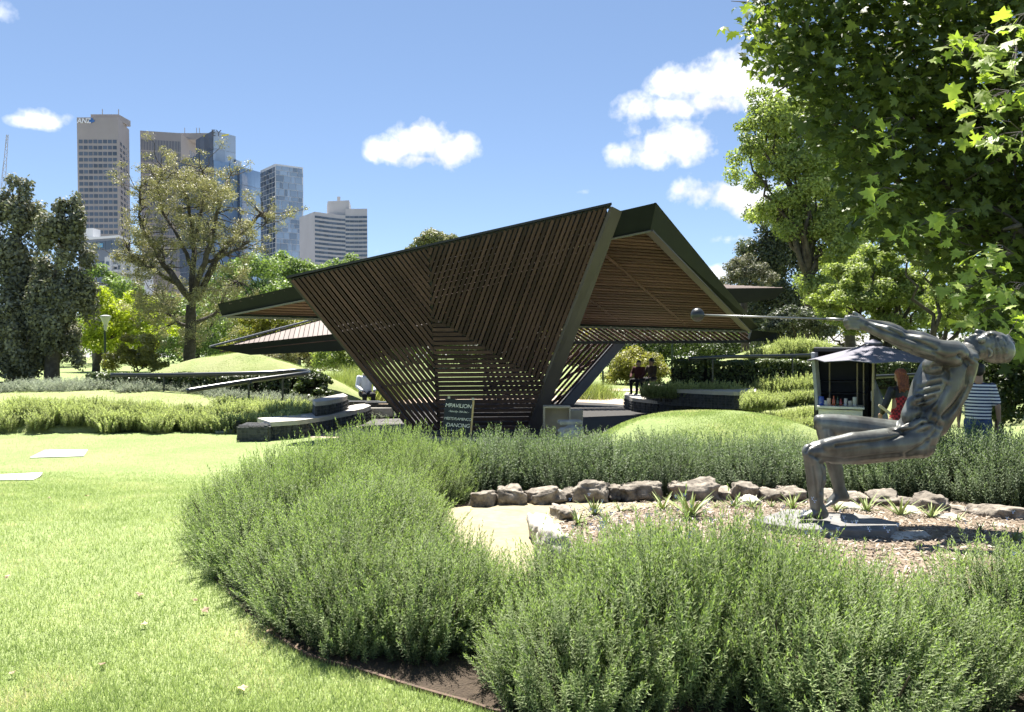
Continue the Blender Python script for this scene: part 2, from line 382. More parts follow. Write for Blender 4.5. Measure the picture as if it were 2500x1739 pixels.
def dome_z(cx, cy, rx, ry, z0, h, x, y, power=1.6):
    r = min(1, math.hypot((x-cx)/rx, (y-cy)/ry)); return z0+h*(1-r**power)**.9
LB = (-11.6, 23.6, 7.6, 4.4, -.05, .80); LD = (-9.3, 27.6, 4.7, 3.6, -.05, 1.75)
RD = (9.75, 27.6, 5.0, 3.7, -.05, 2.2); RB = (10.0, 23.2, 4.6, 3.2, -.05, .55); FM = (3.55, 14.4, 2.45, 2.3, .05, .90)
dome('grass_mound', 'low grassed bank behind the pale shrub row at left', *LB, power=2.4)
dome('grass_mound', 'rounded grass mound under the left roof wing', *LD)
dome('grass_mound', 'rounded grass mound beyond the drinks kiosk, half in roof shade', *RD)
dome('grass_mound', 'low bank carrying the right terrace hedge', *RB, power=2.4)
dome('grass_mound', 'low bright grass mound between rosemary hedge and pavilion', *FM, power=3.0, mat=M_LAWN)

# grass blades on the near lawn and the mounds (nobody could count them)
def blades(name, label, pts, hgt, wid, seed, mat=M_GRASS):
    r = np.random.default_rng(seed); n = len(pts)
    a = r.uniform(0, 2*np.pi, n); h = hgt*r.uniform(.5, 1.25, n); wd = wid*r.uniform(.7,1.3,n)
    lean = r.normal(0, .45, (n,2))*h[:,None]
    dx = np.cos(a)*wd/2; dy = np.sin(a)*wd/2
    b0 = pts-np.stack([dx,dy,np.full(n,.006)],1); b1 = pts+np.stack([dx,dy,np.full(n,-.006)],1)
    mid = pts+np.stack([lean[:,0]*.35,lean[:,1]*.35,h*.6],1); tip = pts+np.stack([lean[:,0],lean[:,1],h],1)
    V = np.stack([b0,b1,tip],1).reshape(-1,3)
    F = np.arange(3*n).reshape(n,3); rn = np.repeat(r.uniform(0,1,n),3)
    o = obj(name, npmesh(name, V, F, mat, rn)); return tag(o, label, 'grass', kind='stuff')
def lawn_points(n, y0, y1, seed, pw=1.0):
    r = np.random.default_rng(seed); y = y0+(y1-y0)*r.uniform(0,1,n)**pw
    x = (r.uniform(-.64,.34,n))*y
    k = ~inpoly(x, y, BEDL) & ((x < .6) | (y > 12)); x, y = x[k], y[k]
    return np.stack([x, y, gz(x, y)],1)
blades('lawn_grass', 'fine grass blades of the near lawn', np.concatenate([lawn_points(315000, 3.1, 13.5, 1, 1.9), lawn_points(90000, 7, 19.5, 2, 1.2)]), .028, .0046, 3)
def dome_points(D, n, seed, power):
    r = np.random.default_rng(seed); a = r.uniform(0,2*np.pi,n); q = np.sqrt(r.uniform(0,.97,n))
    x = D[0]+D[2]*q*np.cos(a); y = D[1]+D[3]*q*np.sin(a); z = D[4]+D[5]*np.clip(1-q**power,0,1)**.9
    k = z > gz(x,y); return np.stack([x,y,z],1)[k]
blades('mound_grass', 'fine grass blades on the mounds', np.concatenate([dome_points(FM, 60000, 4, 3.0), dome_points(LB, 22000, 5, 2.4), dome_points(LD, 22000, 6, 1.6), dome_points(RD, 22000, 7, 1.6)]), .028, .010, 8)
# wood chips
r_ = np.random.default_rng(9); n = 26000; x = r_.uniform(.3,6.4,n); y = r_.uniform(4.7,8.3,n); k = inpoly(x, y, smooth_loop(MUL,8)); x, y = x[k], y[k]; n = len(x)
a = r_.uniform(0,2*np.pi,n); ln = r_.uniform(.007,.024,n); wd = r_.uniform(.003,.007,n); c = np.stack([x,y,gz(x,y)+.02+r_.uniform(0,.012,n)],1)
t = np.stack([np.cos(a)*ln,np.sin(a)*ln,r_.normal(0,.25,n)*ln],1); s = np.stack([-np.sin(a)*wd,np.cos(a)*wd,r_.normal(0,.3,n)*wd],1)
V = np.stack([c-t-s,c+t-s,c+t+s,c-t+s],1).reshape(-1,3)
M_CHIP = leafmat('bark_chip', (.13,.10,.07), (.36,.295,.225), trans=.02, tcol=(1,1,1), c3=(.52,.45,.37))
tag(obj('bark_chips', npmesh('bark_chips', V, np.arange(4*n).reshape(n,4), M_CHIP, np.repeat(r_.uniform(0,1,n),4))), 'scattered bark chips of the mulch around the statue', 'mulch', kind='stuff')
# steel lawn edging along the bed
mb = MB(); loop = [p for p in BEDL]
i0 = min(range(len(loop)), key=lambda i: (loop[i][0]+1.5)**2+(loop[i][1]-4.3)**2); i1 = min(range(len(loop)), key=lambda i: (loop[i][0]-1.2)**2+(loop[i][1]-2.9)**2)
seq = [loop[i%len(loop)] for i in (range(i1, i0+1+len(loop)) if i1 > i0 else range(i1, i0+1))]
seq = seq[::-1]
if len(seq) > 70: seq = [loop[i%len(loop)] for i in range(i0, i1-len(loop)-1, -1)]
for off, zt in ((0,0),):
    vs = []; fs = []
    for (x, y) in seq:
        z = gzf(x, y); vs += [(x,y,z-.05),(x,y,z+.018),(x+.012,y+.012,z+.018),(x+.012,y+.012,z-.05)]
    for i in range(len(seq)-1):
        for a_ in range(4): b_ = (a_+1)%4; fs.append((4*i+a_,4*i+b_,4*i+4+b_,4*i+4+a_))
    mb.add(vs, fs)
tag(mb.build('garden_edging', solid('rusty_edging', (.10,.06,.04), rough=.8, var=.4, scale=12)), 'thin rusty steel edging strip between lawn and rosemary bed', 'edging')

# ------------------------------------------------------------------ pavilion
def slat_field(parent, poly, direction, pitch, width, depth, mat, lift=0, name='slat', facing=None, phase=.5, limit=999, gap_end=0):
    n = (poly[1]-poly[0]).cross(poly[2]-poly[0]).normalized()
    f = facing or (CAM-poly[0])
    if n.dot(f) < 0: n = -n
    e1 = (direction-n*direction.dot(n)).normalized(); e2 = n.cross(e1); o = poly[0]
    ab = [((p-o).dot(e1), (p-o).dot(e2)) for p in poly]
    lo = min(b for a, b in ab); hi = max(b for a, b in ab); b = lo+pitch*phase; k = 0
    while b < hi and k < limit:
        xs_ = []
        for i in range(len(ab)):
            (a0, b0), (a1, b1) = ab[i], ab[(i+1)%len(ab)]
            if (b0 <= b) != (b1 <= b): xs_.append(a0+(a1-a0)*(b-b0)/(b1-b0))
        if len(xs_) >= 2:
            a0, a1 = min(xs_)+gap_end, max(xs_)-gap_end
            if a1-a0 > width*.5:
                c = o+e1*((a0+a1)/2)+e2*b+n*lift
                slab(name, frame_matrix(c, e1, e2, n, a1-a0, width, depth), mat, parent); k += 1
        b += pitch
    return e1, e2, n
def plate(name, quad, thick, mat, parent, inward):
    """a flat steel plate on four corners with real thickness"""
    mb = MB(); iv = inward.normalized()*thick
    return mb.prism([p for p in quad], [p+iv for p in quad]).build(name, mat, parent)
pav = thing('timber_pavilion', 'dark timber slatted pavilion with folded triangular roofs and steel edge beams', 'pavilion', P(1150, 1055, 19.6))
# front leaning screen
pa, pb, pc = P(709,685,19.0), P(1494,505,19.0), P(1048,1057,19.75)
FP = plane3(pa, pb, pc)
fx = lambda u, v: hit(FP, u, v)
A_, ST, B_, SM, SB, BL, R2, BR = fx(709,685), fx(1048,606), fx(1490,506), fx(1054,773), fx(1072,1062), fx(1008,1056), fx(1328,932), fx(1283,1052)
fn = FP[1] if FP[1].dot(CAM-pa) > 0 else -FP[1]
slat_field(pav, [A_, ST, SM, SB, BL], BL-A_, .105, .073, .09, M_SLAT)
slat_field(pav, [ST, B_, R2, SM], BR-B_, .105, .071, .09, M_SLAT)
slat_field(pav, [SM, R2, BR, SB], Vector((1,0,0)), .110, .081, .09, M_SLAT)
# back layer of the screen, set dense so the gaps read dark
bo = -fn*.40
slat_field(pav, [p+bo for p in (A_, ST, SM, SM.lerp(SB,.2), A_.lerp(BL,.55))], ST-A_, .14, .118, .05, M_SLAT, name='batten')
slat_field(pav, [p+bo for p in (ST, B_, R2, SM)], B_-ST, .14, .115, .05, M_SLAT, name='batten')
for p, q in ((A_, BL), (ST, SM), (SM, SB), (SM, R2), (A_, ST), (ST, B_)):
    beam('frame_rib', p-fn*.07, q-fn*.07, .06, .05, fn, M_BLACK, pav)
    beam('frame_rib', p-fn*.34, q-fn*.34, .08, .08, fn, M_BLACK, pav)
for t in (.35, .7):
    beam('frame_rib', A_.lerp(BL,t)-fn*.12, ST.lerp(SB,t)-fn*.12, .05, .06, fn, M_BLACK, pav)
beam('top_flashing', A_-fn*.18+Vector((-.06,0,.04)), B_-fn*.18+Vector((.03,0,.04)), .52, .05, Vector((0,0,1)), M_BLACK, pav)
beam('sky_gap_plate', A_-fn*.12+(BL-A_).normalized()*.14, B_-fn*.12+(BR-B_).normalized()*.14, .05, .20, Vector((0,0,1)), M_BLACK, pav)  # dark plate added behind the slats to block sky showing through
beam('edge_beam', A_-fn*.2, BL-fn*.2, .07, .40, fn, M_BLACK, pav)
# grey face of the right leaning beam
f1, f2 = fx(1496,505), fx(1285,1052); b1_, b2_ = P(1519,517,19.5), P(1322,1046,20.2)
plate('edge_beam', [f1, f2, b2_, b1_], .07, M_STEELG, pav, Vector((-1,0.1,.1)))
# main roof: a triangle F (left tip), D (peak), E (far right)
F_, D_, E_ = P(533,742,20.6), P(1602,495,19.9), P(1853,801,26.4)
Fb, Db, Eb = P(543,771,20.75), P(1588,561,20.1), P(1829,808,26.3)
inn = ((F_+D_+E_)/3)
plate('fascia', [F_, D_, Db, Fb], .05, M_STEEL, pav, Vector((.1,1,-.1)))
plate('fascia', [D_, E_, Eb, Db], .05, M_STEEL, pav, Vector((-1,.35,0)))
plate('fascia', [F_, E_, Eb, Fb], .05, M_STEEL, pav, Vector((0,-1,0)))
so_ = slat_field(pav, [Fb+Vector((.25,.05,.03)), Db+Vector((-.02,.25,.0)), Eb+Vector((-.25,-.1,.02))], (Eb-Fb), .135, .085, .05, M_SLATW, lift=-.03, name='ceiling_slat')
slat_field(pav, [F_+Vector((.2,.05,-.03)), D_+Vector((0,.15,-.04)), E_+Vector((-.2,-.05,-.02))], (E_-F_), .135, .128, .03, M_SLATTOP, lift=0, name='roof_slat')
up_ = so_[2] if so_[2].z > 0 else -so_[2]
for t in (.30, .44, .58, .72, .86):       # joists seen through the ceiling
    p = Fb.lerp(Db, t); q = Fb.lerp(Eb, t)
    beam('joist', p.lerp(q,.02)+up_*.12, q+up_*.10, .07, .14, up_, M_SLATW, pav)
for t in (.18, .36, .54, .72):
    p = Fb.lerp(Eb, t).lerp(Db, 0); q = Db
    beam('joist', Fb.lerp(Db, .25+t*.7)+up_*.17, Eb.lerp(Db, .15+t*.7)+up_*.17, .07, .12, up_, M_SLATW, pav)
beam('soffit_trim', Fb+Vector((0,-.01,-.03)), Db+Vector((0,.0,-.04)), .16, .035, Vector((0,0,1)), solid('pale_trim', (.16,.155,.14), rough=.6), pav)
beam('soffit_trim', Db+Vector((-.04,0,-.03)), Eb+Vector((-.04,0,-.02)), .22, .04, Vector((0,0,1)), M_STEELG, pav)
beam('soffit_trim', Fb+Vector((.1,.0,-.03)), Eb+Vector((-.1,0,-.03)), .10, .05, Vector((0,0,1)), MATS['pale_trim'], pav)
# lower slatted valley band behind the ceiling
BT = [P(1250,785,26.0), P(1812,790,26.6), P(1832,834,26.9), P(1225,838,26.3)]
slat_field(pav, BT, P(1600,835,26.5)-P(1540,789,26.5), .105, .066, .05, M_SLAT, name='valley_slat')
beam('valley_beam', BT[3], BT[2], .16, .09, Vector((0,0,1)), M_BLACK, pav)
plate('end_beam', [P(1836,806,26.6), P(1898,813,26.2), P(1895,832,26.2), P(1828,834,26.8)], .25, M_STEEL, pav, Vector((0,1,0)))
# second roof: low left tip G rising to a hidden ridge, resting on the left mound
G_, Lp, Mp = P(508,849,25.0), P(1180,672,31.5), P(1240,776,26.2)
plate('fascia', [G_, P(845,812,25.6), P(850,856,25.7), P(612,867,25.3)], .06, M_STEEL, pav, Vector((0,1,0)))
plate('fascia', [P(845,812,25.6), Mp, P(1240,836,26.3), P(850,856,25.7)], .06, M_STEEL, pav, Vector((0,1,0)))
slat_field(pav, [G_+Vector((.35,.2,.0)), Lp, Mp], Lp-Mp+Vector((0.0,0,0)), .15, .132, .04, M_SLATTOP, name='roof_slat', facing=Vector((0,-.2,1)))
plate('roof_soffit', [G_+Vector((.3,.12,-.12)), Lp+Vector((0,0,-.14)), Mp+Vector((0,.1,-.14))], .03, M_SLAT, pav, Vector((0,0,-1)))
beam('roof_trim', G_+Vector((.05,.0,.03)), Lp, .14, .05, Vector((0,0,1)), solid('blue_grey_trim', (.13,.14,.16), rough=.35), pav)  # blue-grey trim along the rising roof edge
# far right wing of the second roof
W1, W2, W3 = P(1700,706,31.0), P(1920,704,30.0), P(1650,690,33.5)
plate('fascia', [W1, W2, P(1892,730,30.2), P(1806,741,30.6), P(1700,748,31.0)], .06, M_STEEL, pav, Vector((0,1,0)))
slat_field(pav, [W1, W2, W3], W2-W1, .15, .105, .04, M_SLATTOP, name='roof_slat', facing=Vector((0,-.2,1)))
# rear leaning screen
ra, rb, rc = P(1240,838,26.9), P(1522,838,26.9), P(1388,990,27.2)
RP = plane3(ra, rb, rc); rx_ = lambda u, v: hit(RP, u, v)
slat_field(pav, [rx_(1180,838), rx_(1518,838), rx_(1374,994), rx_(1180,994)], rc-rb, .13, .075, .06, M_SLAT, name='rear_slat')
slat_field(pav, [p+Vector((0,.3,0)) for p in (rx_(1180,838), rx_(1510,838), rx_(1368,994), rx_(1180,994))], Vector((1,0,0.6)), .5, .09, .06, M_SLAT, name='batten')
plate('edge_beam', [rx_(1496,839), rx_(1360,994), P(1398,992,27.0), P(1528,839,26.7)], .08, solid('neutral_grey_steel', (.10,.10,.10), rough=.5), pav, Vector((-.3,1,0)))  # plain grey face of the rear edge beam
# ------------------------------------------------------------------ benches, rails, low planting
def unitv(a): return a/np.maximum(np.linalg.norm(a, axis=-1, keepdims=True), 1e-9)
def arc_bench(name, label, front_px, rear_px, z, h, nseg, gab_from=None, z0=None):
    """curved seat of stone slabs on a gabion base; pixel edges lie on the seat's own height"""
    z0 = z-h if z0 is None else z0
    def res(px, n):
        pts = [G(u, v, z) for u, v in px]; d = [0]
        for a, b in zip(pts, pts[1:]): d.append(d[-1]+(b-a).length)
        out = []
        for k in range(n+1):
            s = d[-1]*k/n; i = 0
            while i < len(d)-2 and d[i+1] < s: i += 1
            out.append(pts[i].lerp(pts[i+1], (s-d[i])/max(1e-6, d[i+1]-d[i])))
        return out
    fr, re = res(front_px, nseg*3), res(rear_px, nseg*3)
    o = thing(name, label, 'bench', (fr[0].x, fr[0].y, z0))
    dn = Vector((0,0,-.10)); g = .006
    for k in range(nseg):
        ids = range(k*3, k*3+4)
        top = [fr[i] for i in ids]+[re[i] for i in reversed(ids)]
        c = sum(top, Vector())/len(top); top = [c+(p-c)*(1-g/ max(.2,(p-c).length)) for p in top]
        top = [p+Vector((0,0,random.uniform(-.002,.002))) for p in top]
        MB().prism([p+dn for p in top], top).build('stone_slab', M_STONE, o)
    # gabion base: rubble stones behind a wire mesh
    inset = .06; mbw = MB(); core = MB()
    bf = [fr[i].lerp(re[i], .06) for i in range(len(fr))]; br = [fr[i].lerp(re[i], .97) for i in range(len(fr))]
    tp = Vector((0,0,-.102)); bt = Vector((0,0,z0-z-.02))
    core.prism([p+bt for p in bf]+[p+bt for p in reversed(br)], [p+tp for p in bf]+[p+tp for p in reversed(br)]).build('gabion_core', M_GABION, o)
    hh = h-.10; n = 0
    for i in range(len(bf)-1):
        a, b = bf[i], bf[i+1]; t = (b-a).normalized(); nv = Vector((t.y,-t.x,0))
        if nv.dot(CAM-a) < 0: nv = -nv
        m_ = max(1, int((b-a).length/.16)); rows = max(1, int(hh/.10))
        for q in range(m_):
            for r in range(rows):
                if n > 220: break
                c = a.lerp(b, (q+.5+random.uniform(-.2,.2))/m_)+Vector((0,0,-.102-hh*(r+.5)/rows))+nv*random.uniform(.0,.012)
                slab('rubble_stone', frame_matrix(c, (t+Vector((0,0,random.uniform(-.25,.25)))).normalized(), nv, t.cross(nv), random.uniform(.09,.16), .06, random.uniform(.06,.10)), M_GABION, o); n += 1
        for q in range(max(1, int((b-a).length/.09))):
            p = a.lerp(b, q/max(1, int((b-a).length/.09)))+nv*.05
            mbw.tube([p+tp, p+bt], .0035, 4, False)
        for r in range(5):
            dz = Vector((0,0,-.102-hh*r/4.2)); mbw.tube([a+nv*.05+dz, b+nv*.05+dz], .0035, 4, False)
    w_ = mbw.build('wire_mesh', M_WIRE, o); w_['kind'] = 'stuff'
    return o
arc_bench('terrace_bench', 'pale stone topped curved bench, lower tier left of the pavilion',
  [(660,1031),(724,1027),(786,1019),(848,1006.5),(890,997),(906,990)], [(628,1021),(745,1010),(815,1000),(845,993),(868,987.5),(893,985.5)], .40, .40, 7)
arc_bench('terrace_bench', 'short stone topped curved bench, upper tier left of the pavilion',
  [(770,982),(800,979),(830,973),(849,966)], [(762,976),(790,970),(815,965),(838,960.5)], .74, .42, 3, z0=.2)
arc_bench('terrace_bench', 'shaded curved stone bench where the two people sit, lower right tier',
  [(1524,964),(1545,972),(1600,978),(1680,982),(1770,984),(1850,985)], [(1530,958),(1555,962),(1610,967),(1690,971),(1770,973),(1850,974)], .42, .42, 7)
arc_bench('terrace_bench', 'shaded stone topped wall behind the seated people, upper right tier',
  [(1580,944),(1640,950),(1720,954),(1790,957),(1846,957)], [(1572,937),(1640,941),(1720,944.5),(1790,948),(1846,948.5)], .80, .40, 6, z0=.35)
# gabion end block and grey slab by the pale shrubs
o = thing('gabion_block', 'wire caged bluestone rubble block at near end of left bench', 'gabion', G(620,1064,0))
c0 = G(620,1040,.33); MB().box((c0.x,c0.y+.25,.155),(.66,.62,.31),.12).build('rubble_core', M_GABION, o)
for i in range(40):
    slab('rubble_stone', frame_matrix(Vector((c0.x-.3+.62*(i%8)/7.5, c0.y-.07+ .035*(i%8)/7.5, .05+.058*(i//8))), Vector((1,.1,random.uniform(-.3,.3))).normalized(), Vector((0,1,0)), Vector((0,0,1)), random.uniform(.07,.11), .06, random.uniform(.045,.07)), M_GABION, o)
for i in range(18):
    slab('rubble_stone', frame_matrix(Vector((c0.x-.27+.54*(i%6)/5, c0.y+.02+.45*(i//6)/2, .315)), Vector((1,random.uniform(-.4,.4),0)).normalized(), Vector((0,1,0)), Vector((0,0,1)), random.uniform(.09,.14), .12, .06), M_GABION, o)
mw = MB()
for i in range(9): x_ = c0.x-.33+.66*i/8; mw.tube([(x_, c0.y-.12+.01*i, 0),(x_, c0.y-.12+.01*i, .33)], .004, 4)
for i in range(5): mw.tube([(c0.x-.34, c0.y-.122, .02+.075*i),(c0.x+.34, c0.y-.03, .02+.075*i)], .004, 4)
mw.build('wire_cage', M_WIRE, o)
p = G(556,1057,0.0); tag(MB().box((p.x,p.y,.04),(.55,.28,.05),.35).build('paving_slab', solid('grey_slab',(.22,.23,.22),rough=.8,var=.25)), 'broken grey slab lying at end of the pale shrubs', 'slab')
p = G(578,1058,0.0); lb = thing('garden_spotlight', 'small dark box light tilted beside the gabion block', 'light', p)
MB().box((p.x,p.y,.19),(.17,.14,.20),.3).build('housing', M_STEEL, lb, bevel=.01); MB().box((p.x,p.y,.05),(.05,.05,.1)).build('stake', M_STEEL, lb)
p = G(936,1024,.0); tag(MB().box((p.x-.15,p.y+.3,.18),(.75,.5,.26),.1).build('stone_step', M_STONE, bevel=.012), 'low stone step block at the end of the left bench', 'step')

def rail(name, label, pts, rad, posts):
    o = thing(name, label, 'handrail', (pts[0].x, pts[0].y, pts[0].z-.6))
    out = []
    n = len(pts)
    for i in range(n-1):
        p0, p1, p2, p3 = pts[max(i-1,0)], pts[i], pts[i+1], pts[min(i+2,n-1)]
        for t in np.linspace(0,1,8,endpoint=False):
            t = float(t); out.append(.5*((2*p1)+(-p0+p2)*t+(2*p0-5*p1+4*p2-p3)*t*t+(-p0+3*p1-3*p2+p3)*t**3))
    out.append(pts[-1])
    MB().tube(out, rad, 10).build('tube', M_RAIL, o, smooth=True)
    for q in posts:
        b = Vector((q.x, q.y, q.z-.75)); MB().tube([b, q], rad*.45, 8).build('post', M_RAIL, o)
        MB().tube([q+Vector((-.09,0,-.03)), q+Vector((.09,0,-.03))], rad*.6, 6).build('bracket', M_RAIL, o)
    return o
rail('handrail', 'black tubular handrail bending back round the left hedge', [P(272,916,23.2), P(400,916,23.1), P(560,913,23.2), P(660,910,23.4), P(722,905.5,23.7), P(748,906.5,23.5), P(752,910,23.0), P(735,913.5,22.5), P(640,926,21.7), P(540,941,21.0), P(456,955,20.4)], .062, [P(607,932,21.45), P(690,919,22.1), P(530,914,23.2), P(400,916,23.1)])
rail('handrail', 'straight black handrail above the shaded right terrace hedge', [P(1682,876,23.0), P(1760,872,23.4), P(1830,870.5,23.8), P(1920,869,24.1), P(2010,867,24.3)], .055, [P(1935,868.5,24.1), P(1740,873,23.3)])
rail('handrail', 'short black handrail right of the kiosk, behind the woman', [P(2120,921,20.6), P(2200,917,20.6), P(2290,914,20.6), P(2400,913,20.6)], .05, [P(2250,915,20.6)])

# ---- shrubs built from sprigs of small leaves
def sprig_mesh(name, bases, dirs, lens, K, nl, nw, mat, seed, bend=.15, ang=.7, t0=.12, stem=None):
    r = np.random.default_rng(seed); n = len(bases); dirs = unitv(dirs)
    ref = np.where(np.abs(dirs[:,2:3]) > .95, np.array([[1.,0,0]]), np.array([[0,0,1.]]))
    x = unitv(np.cross(dirs, ref)); y = np.cross(dirs, x)
    t = np.linspace(t0, 1, K)[None,:]+r.uniform(-.5,.5,(n,K))*(1-t0)/K
    a = np.arange(K)[None,:]*2.4+r.uniform(0,6.28,(n,1))
    bd = r.normal(0,1,(n,3))*bend; bd[:,2] = np.abs(bd[:,2])
    pos = bases[:,None,:]+dirs[:,None,:]*(lens[:,None]*t)[...,None]+bd[:,None,:]*(lens[:,None]*t*t)[...,None]
    rad = np.cos(a)[...,None]*x[:,None,:]+np.sin(a)[...,None]*y[:,None,:]
    up = (ang+.55*np.clip(t-.7,0,1)/.3)[...,None]
    nd = unitv(rad*np.cos(up)+dirs[:,None,:]*np.sin(up)+r.normal(0,.18,(n,K,3)))
    L_ = (nl*(1-.45*np.clip(t-.55,0,1))*r.uniform(.75,1.2,(n,K)))[...,None]
    side = unitv(np.cross(nd, dirs[:,None,:]+.01))*nw/2
    V = np.stack([pos, pos+nd*L_*.45-side, pos+nd*L_, pos+nd*L_*.45+side], 2).reshape(-1,3)
    q = n*K; F = np.arange(4*q).reshape(q,4)
    rn = np.clip(.30*r.uniform(0,1,(n,1))+.50*t**1.5+.25*r.uniform(0,1,(n,K)),0,1); rn = np.repeat(rn.ravel(),4)  # needles pale to the tip, inner shade put into the dark base tone
    if stem:
        sw = stem; side1 = x*sw; side2 = y*sw
        top = bases+dirs*lens[:,None]*.95+bd*lens[:,None]*.9
        V2 = np.stack([bases-side1, bases+side1, top, top-side1*.2],1).reshape(-1,3); V3 = np.stack([bases-side2, bases+side2, top, top-side2*.2],1).reshape(-1,3)
        F2 = np.arange(4*n).reshape(n,4)+len(V); F3 = F2+4*n
        V = np.concatenate([V,V2,V3]); F = np.concatenate([F,F2,F3]); rn = np.concatenate([rn, np.zeros(8*n)])
    return npmesh(name, V, F, mat, rn)
def dome_sprigs(n, rx, ry, h, L0, seed, upb=.75, outb=.55, zmin=-.15, jit=.18):
    r = np.random.default_rng(seed)
    ct = r.uniform(zmin, 1, n); a = r.uniform(0, 2*np.pi, n); st = np.sqrt(1-np.clip(ct,-1,1)**2)
    d = np.stack([st*np.cos(a), st*np.sin(a), ct],1); shell = (r.uniform(.70,1.04,n)+np.where(r.uniform(0,1,n)<.06,.10,0))[:,None]
    tip = d*np.array([[rx,ry,h]])*shell; tip[:,2] = np.maximum(tip[:,2], .05)
    dirs = unitv(d*np.array([[1,1,.4]])*outb+np.array([[0,0,upb]])+r.normal(0,jit,(n,3)))
    lens = L0*r.uniform(.5,1.35,n); base = tip-dirs*lens[:,None]; base[:,2] = np.maximum(base[:,2], .0)
    return base, dirs, lens
M_ROSE = leafmat('rosemary_needle', (.050,.068,.034), (.31,.375,.175), trans=.37, rough=.6, spec=.22, c3=(.46,.52,.29), tcol=(1.25,1.5,.6), sc_=1.2, objvar=.12)
M_ROSEG = leafmat('rosemary_needle_grey', (.060,.078,.045), (.215,.275,.15), trans=.3, rough=.6, spec=.22, c3=(.34,.39,.24), tcol=(1.2,1.4,.7), sc_=1.2, objvar=.12)
M_TWIG = solid('rosemary_twig', (.07,.05,.035), rough=.9, var=.3)
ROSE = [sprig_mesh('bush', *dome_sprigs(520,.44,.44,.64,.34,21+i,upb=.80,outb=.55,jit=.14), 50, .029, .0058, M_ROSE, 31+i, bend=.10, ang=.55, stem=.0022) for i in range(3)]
ROSEF = [sprig_mesh('bush', *dome_sprigs(380,.50,.48,.64,.38,41+i,upb=.85,outb=.45,jit=.12), 34, .032, .009, M_ROSEG, 51+i, bend=.08, ang=.5, stem=.003) for i in range(2)]
twb = MB()
for i in range(26):
    a = random.uniform(0,6.28); r0 = random.uniform(.05,.2); r1 = r0+random.uniform(.05,.2)
    twb.tube([(r0*math.cos(a),r0*math.sin(a),-.03),(r1*math.cos(a),r1*math.sin(a),random.uniform(.18,.4))],[.007,.003],5)
TWIG = twb.mesh('twigs'); TWIG.materials.append(M_TWIG)
def rounded(spots, poly, lo=.72, hi=1.2, reach=.75):
    """lower towards the outline, higher in the middle of the planting"""
    out = []
    for x, y, s, h in spots:
        d = 9
        for (x0, y0), (x1, y1) in zip(poly, poly[1:]+poly[:1]):
            t = max(0, min(1, ((x-x0)*(x1-x0)+(y-y0)*(y1-y0))/((x1-x0)**2+(y1-y0)**2))); d = min(d, math.hypot(x-x0-t*(x1-x0), y-y0-t*(y1-y0)))
        out.append((x, y, s, h*(lo+(hi-lo)*min(1, d/reach)**.7)))
    return out
def hedge(name, label, cat, spots, meshes, twigs=True, part='bush', zf=gzf, group=None):
    o = thing(name, label, cat, (spots[0][0], spots[0][1], zf(spots[0][0], spots[0][1])), group)
    for i, (x, y, s, hs) in enumerate(spots):
        b = bpy.data.objects.new(part, meshes[i%len(meshes)]); b.rotation_euler = (random.uniform(-.06,.06), random.uniform(-.06,.06), random.uniform(0,6.28)); b.scale = (s, s, hs)
        b.location = (x, y, zf(x, y)-.02); put(b, o)
        if twigs:
            t = bpy.data.objects.new('twigs', TWIG); COL.objects.link(t); t.parent = b
    return o
def fill(poly, step, s, hs, jit=.3, seed=1, edge=None):
    r = random.Random(seed); out = []; xs_ = [p[0] for p in poly]; ys_ = [p[1] for p in poly]; y = min(ys_); row = 0
    while y <= max(ys_):
        x = min(xs_)+(step/2 if row%2 else 0)
        while x <= max(xs_):
            px_, py_ = x+r.uniform(-jit,jit)*step, y+r.uniform(-jit,jit)*step
            if bool(inpoly(np.array(px_), np.array(py_), poly)): out.append((px_, py_, s*r.uniform(.88,1.15), hs*r.uniform(.86,1.12)))
            x += step
        y += step*.87; row += 1
    return out
HL = [(-.62,4.35),(-1.0,4.5),(-1.6,5.3),(-2.15,6.3),(-2.35,7.3),(-2.2,8.3),(-1.4,9.4),(-.4,9.5),(-.6,8.6),(-.8,8.0),(-.98,7.2),(-.90,6.2),(-.66,5.4),(-.44,4.75),(-.40,4.3)]
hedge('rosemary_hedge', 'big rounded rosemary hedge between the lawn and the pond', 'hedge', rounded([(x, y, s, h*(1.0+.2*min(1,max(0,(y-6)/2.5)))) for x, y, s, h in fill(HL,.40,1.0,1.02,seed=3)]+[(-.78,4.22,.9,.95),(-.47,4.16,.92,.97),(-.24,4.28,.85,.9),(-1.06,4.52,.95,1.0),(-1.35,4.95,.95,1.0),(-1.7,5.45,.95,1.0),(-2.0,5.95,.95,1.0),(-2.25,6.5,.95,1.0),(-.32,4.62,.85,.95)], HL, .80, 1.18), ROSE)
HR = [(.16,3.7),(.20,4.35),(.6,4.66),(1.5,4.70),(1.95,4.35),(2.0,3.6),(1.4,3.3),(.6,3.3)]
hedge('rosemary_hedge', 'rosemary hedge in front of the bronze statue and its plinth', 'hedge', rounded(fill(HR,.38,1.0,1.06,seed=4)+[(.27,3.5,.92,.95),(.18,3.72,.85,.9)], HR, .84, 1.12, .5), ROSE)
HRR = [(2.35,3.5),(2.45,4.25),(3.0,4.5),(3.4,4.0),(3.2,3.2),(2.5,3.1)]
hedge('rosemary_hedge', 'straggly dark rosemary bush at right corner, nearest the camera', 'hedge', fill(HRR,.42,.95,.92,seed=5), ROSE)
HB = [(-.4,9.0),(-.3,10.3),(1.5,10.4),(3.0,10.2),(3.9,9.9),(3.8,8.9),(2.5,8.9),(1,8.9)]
hedge('rosemary_hedge', 'rosemary hedge behind the rock row, left of the statue', 'hedge', fill(HB,.5,1.12,1.16,seed=6), ROSEF)
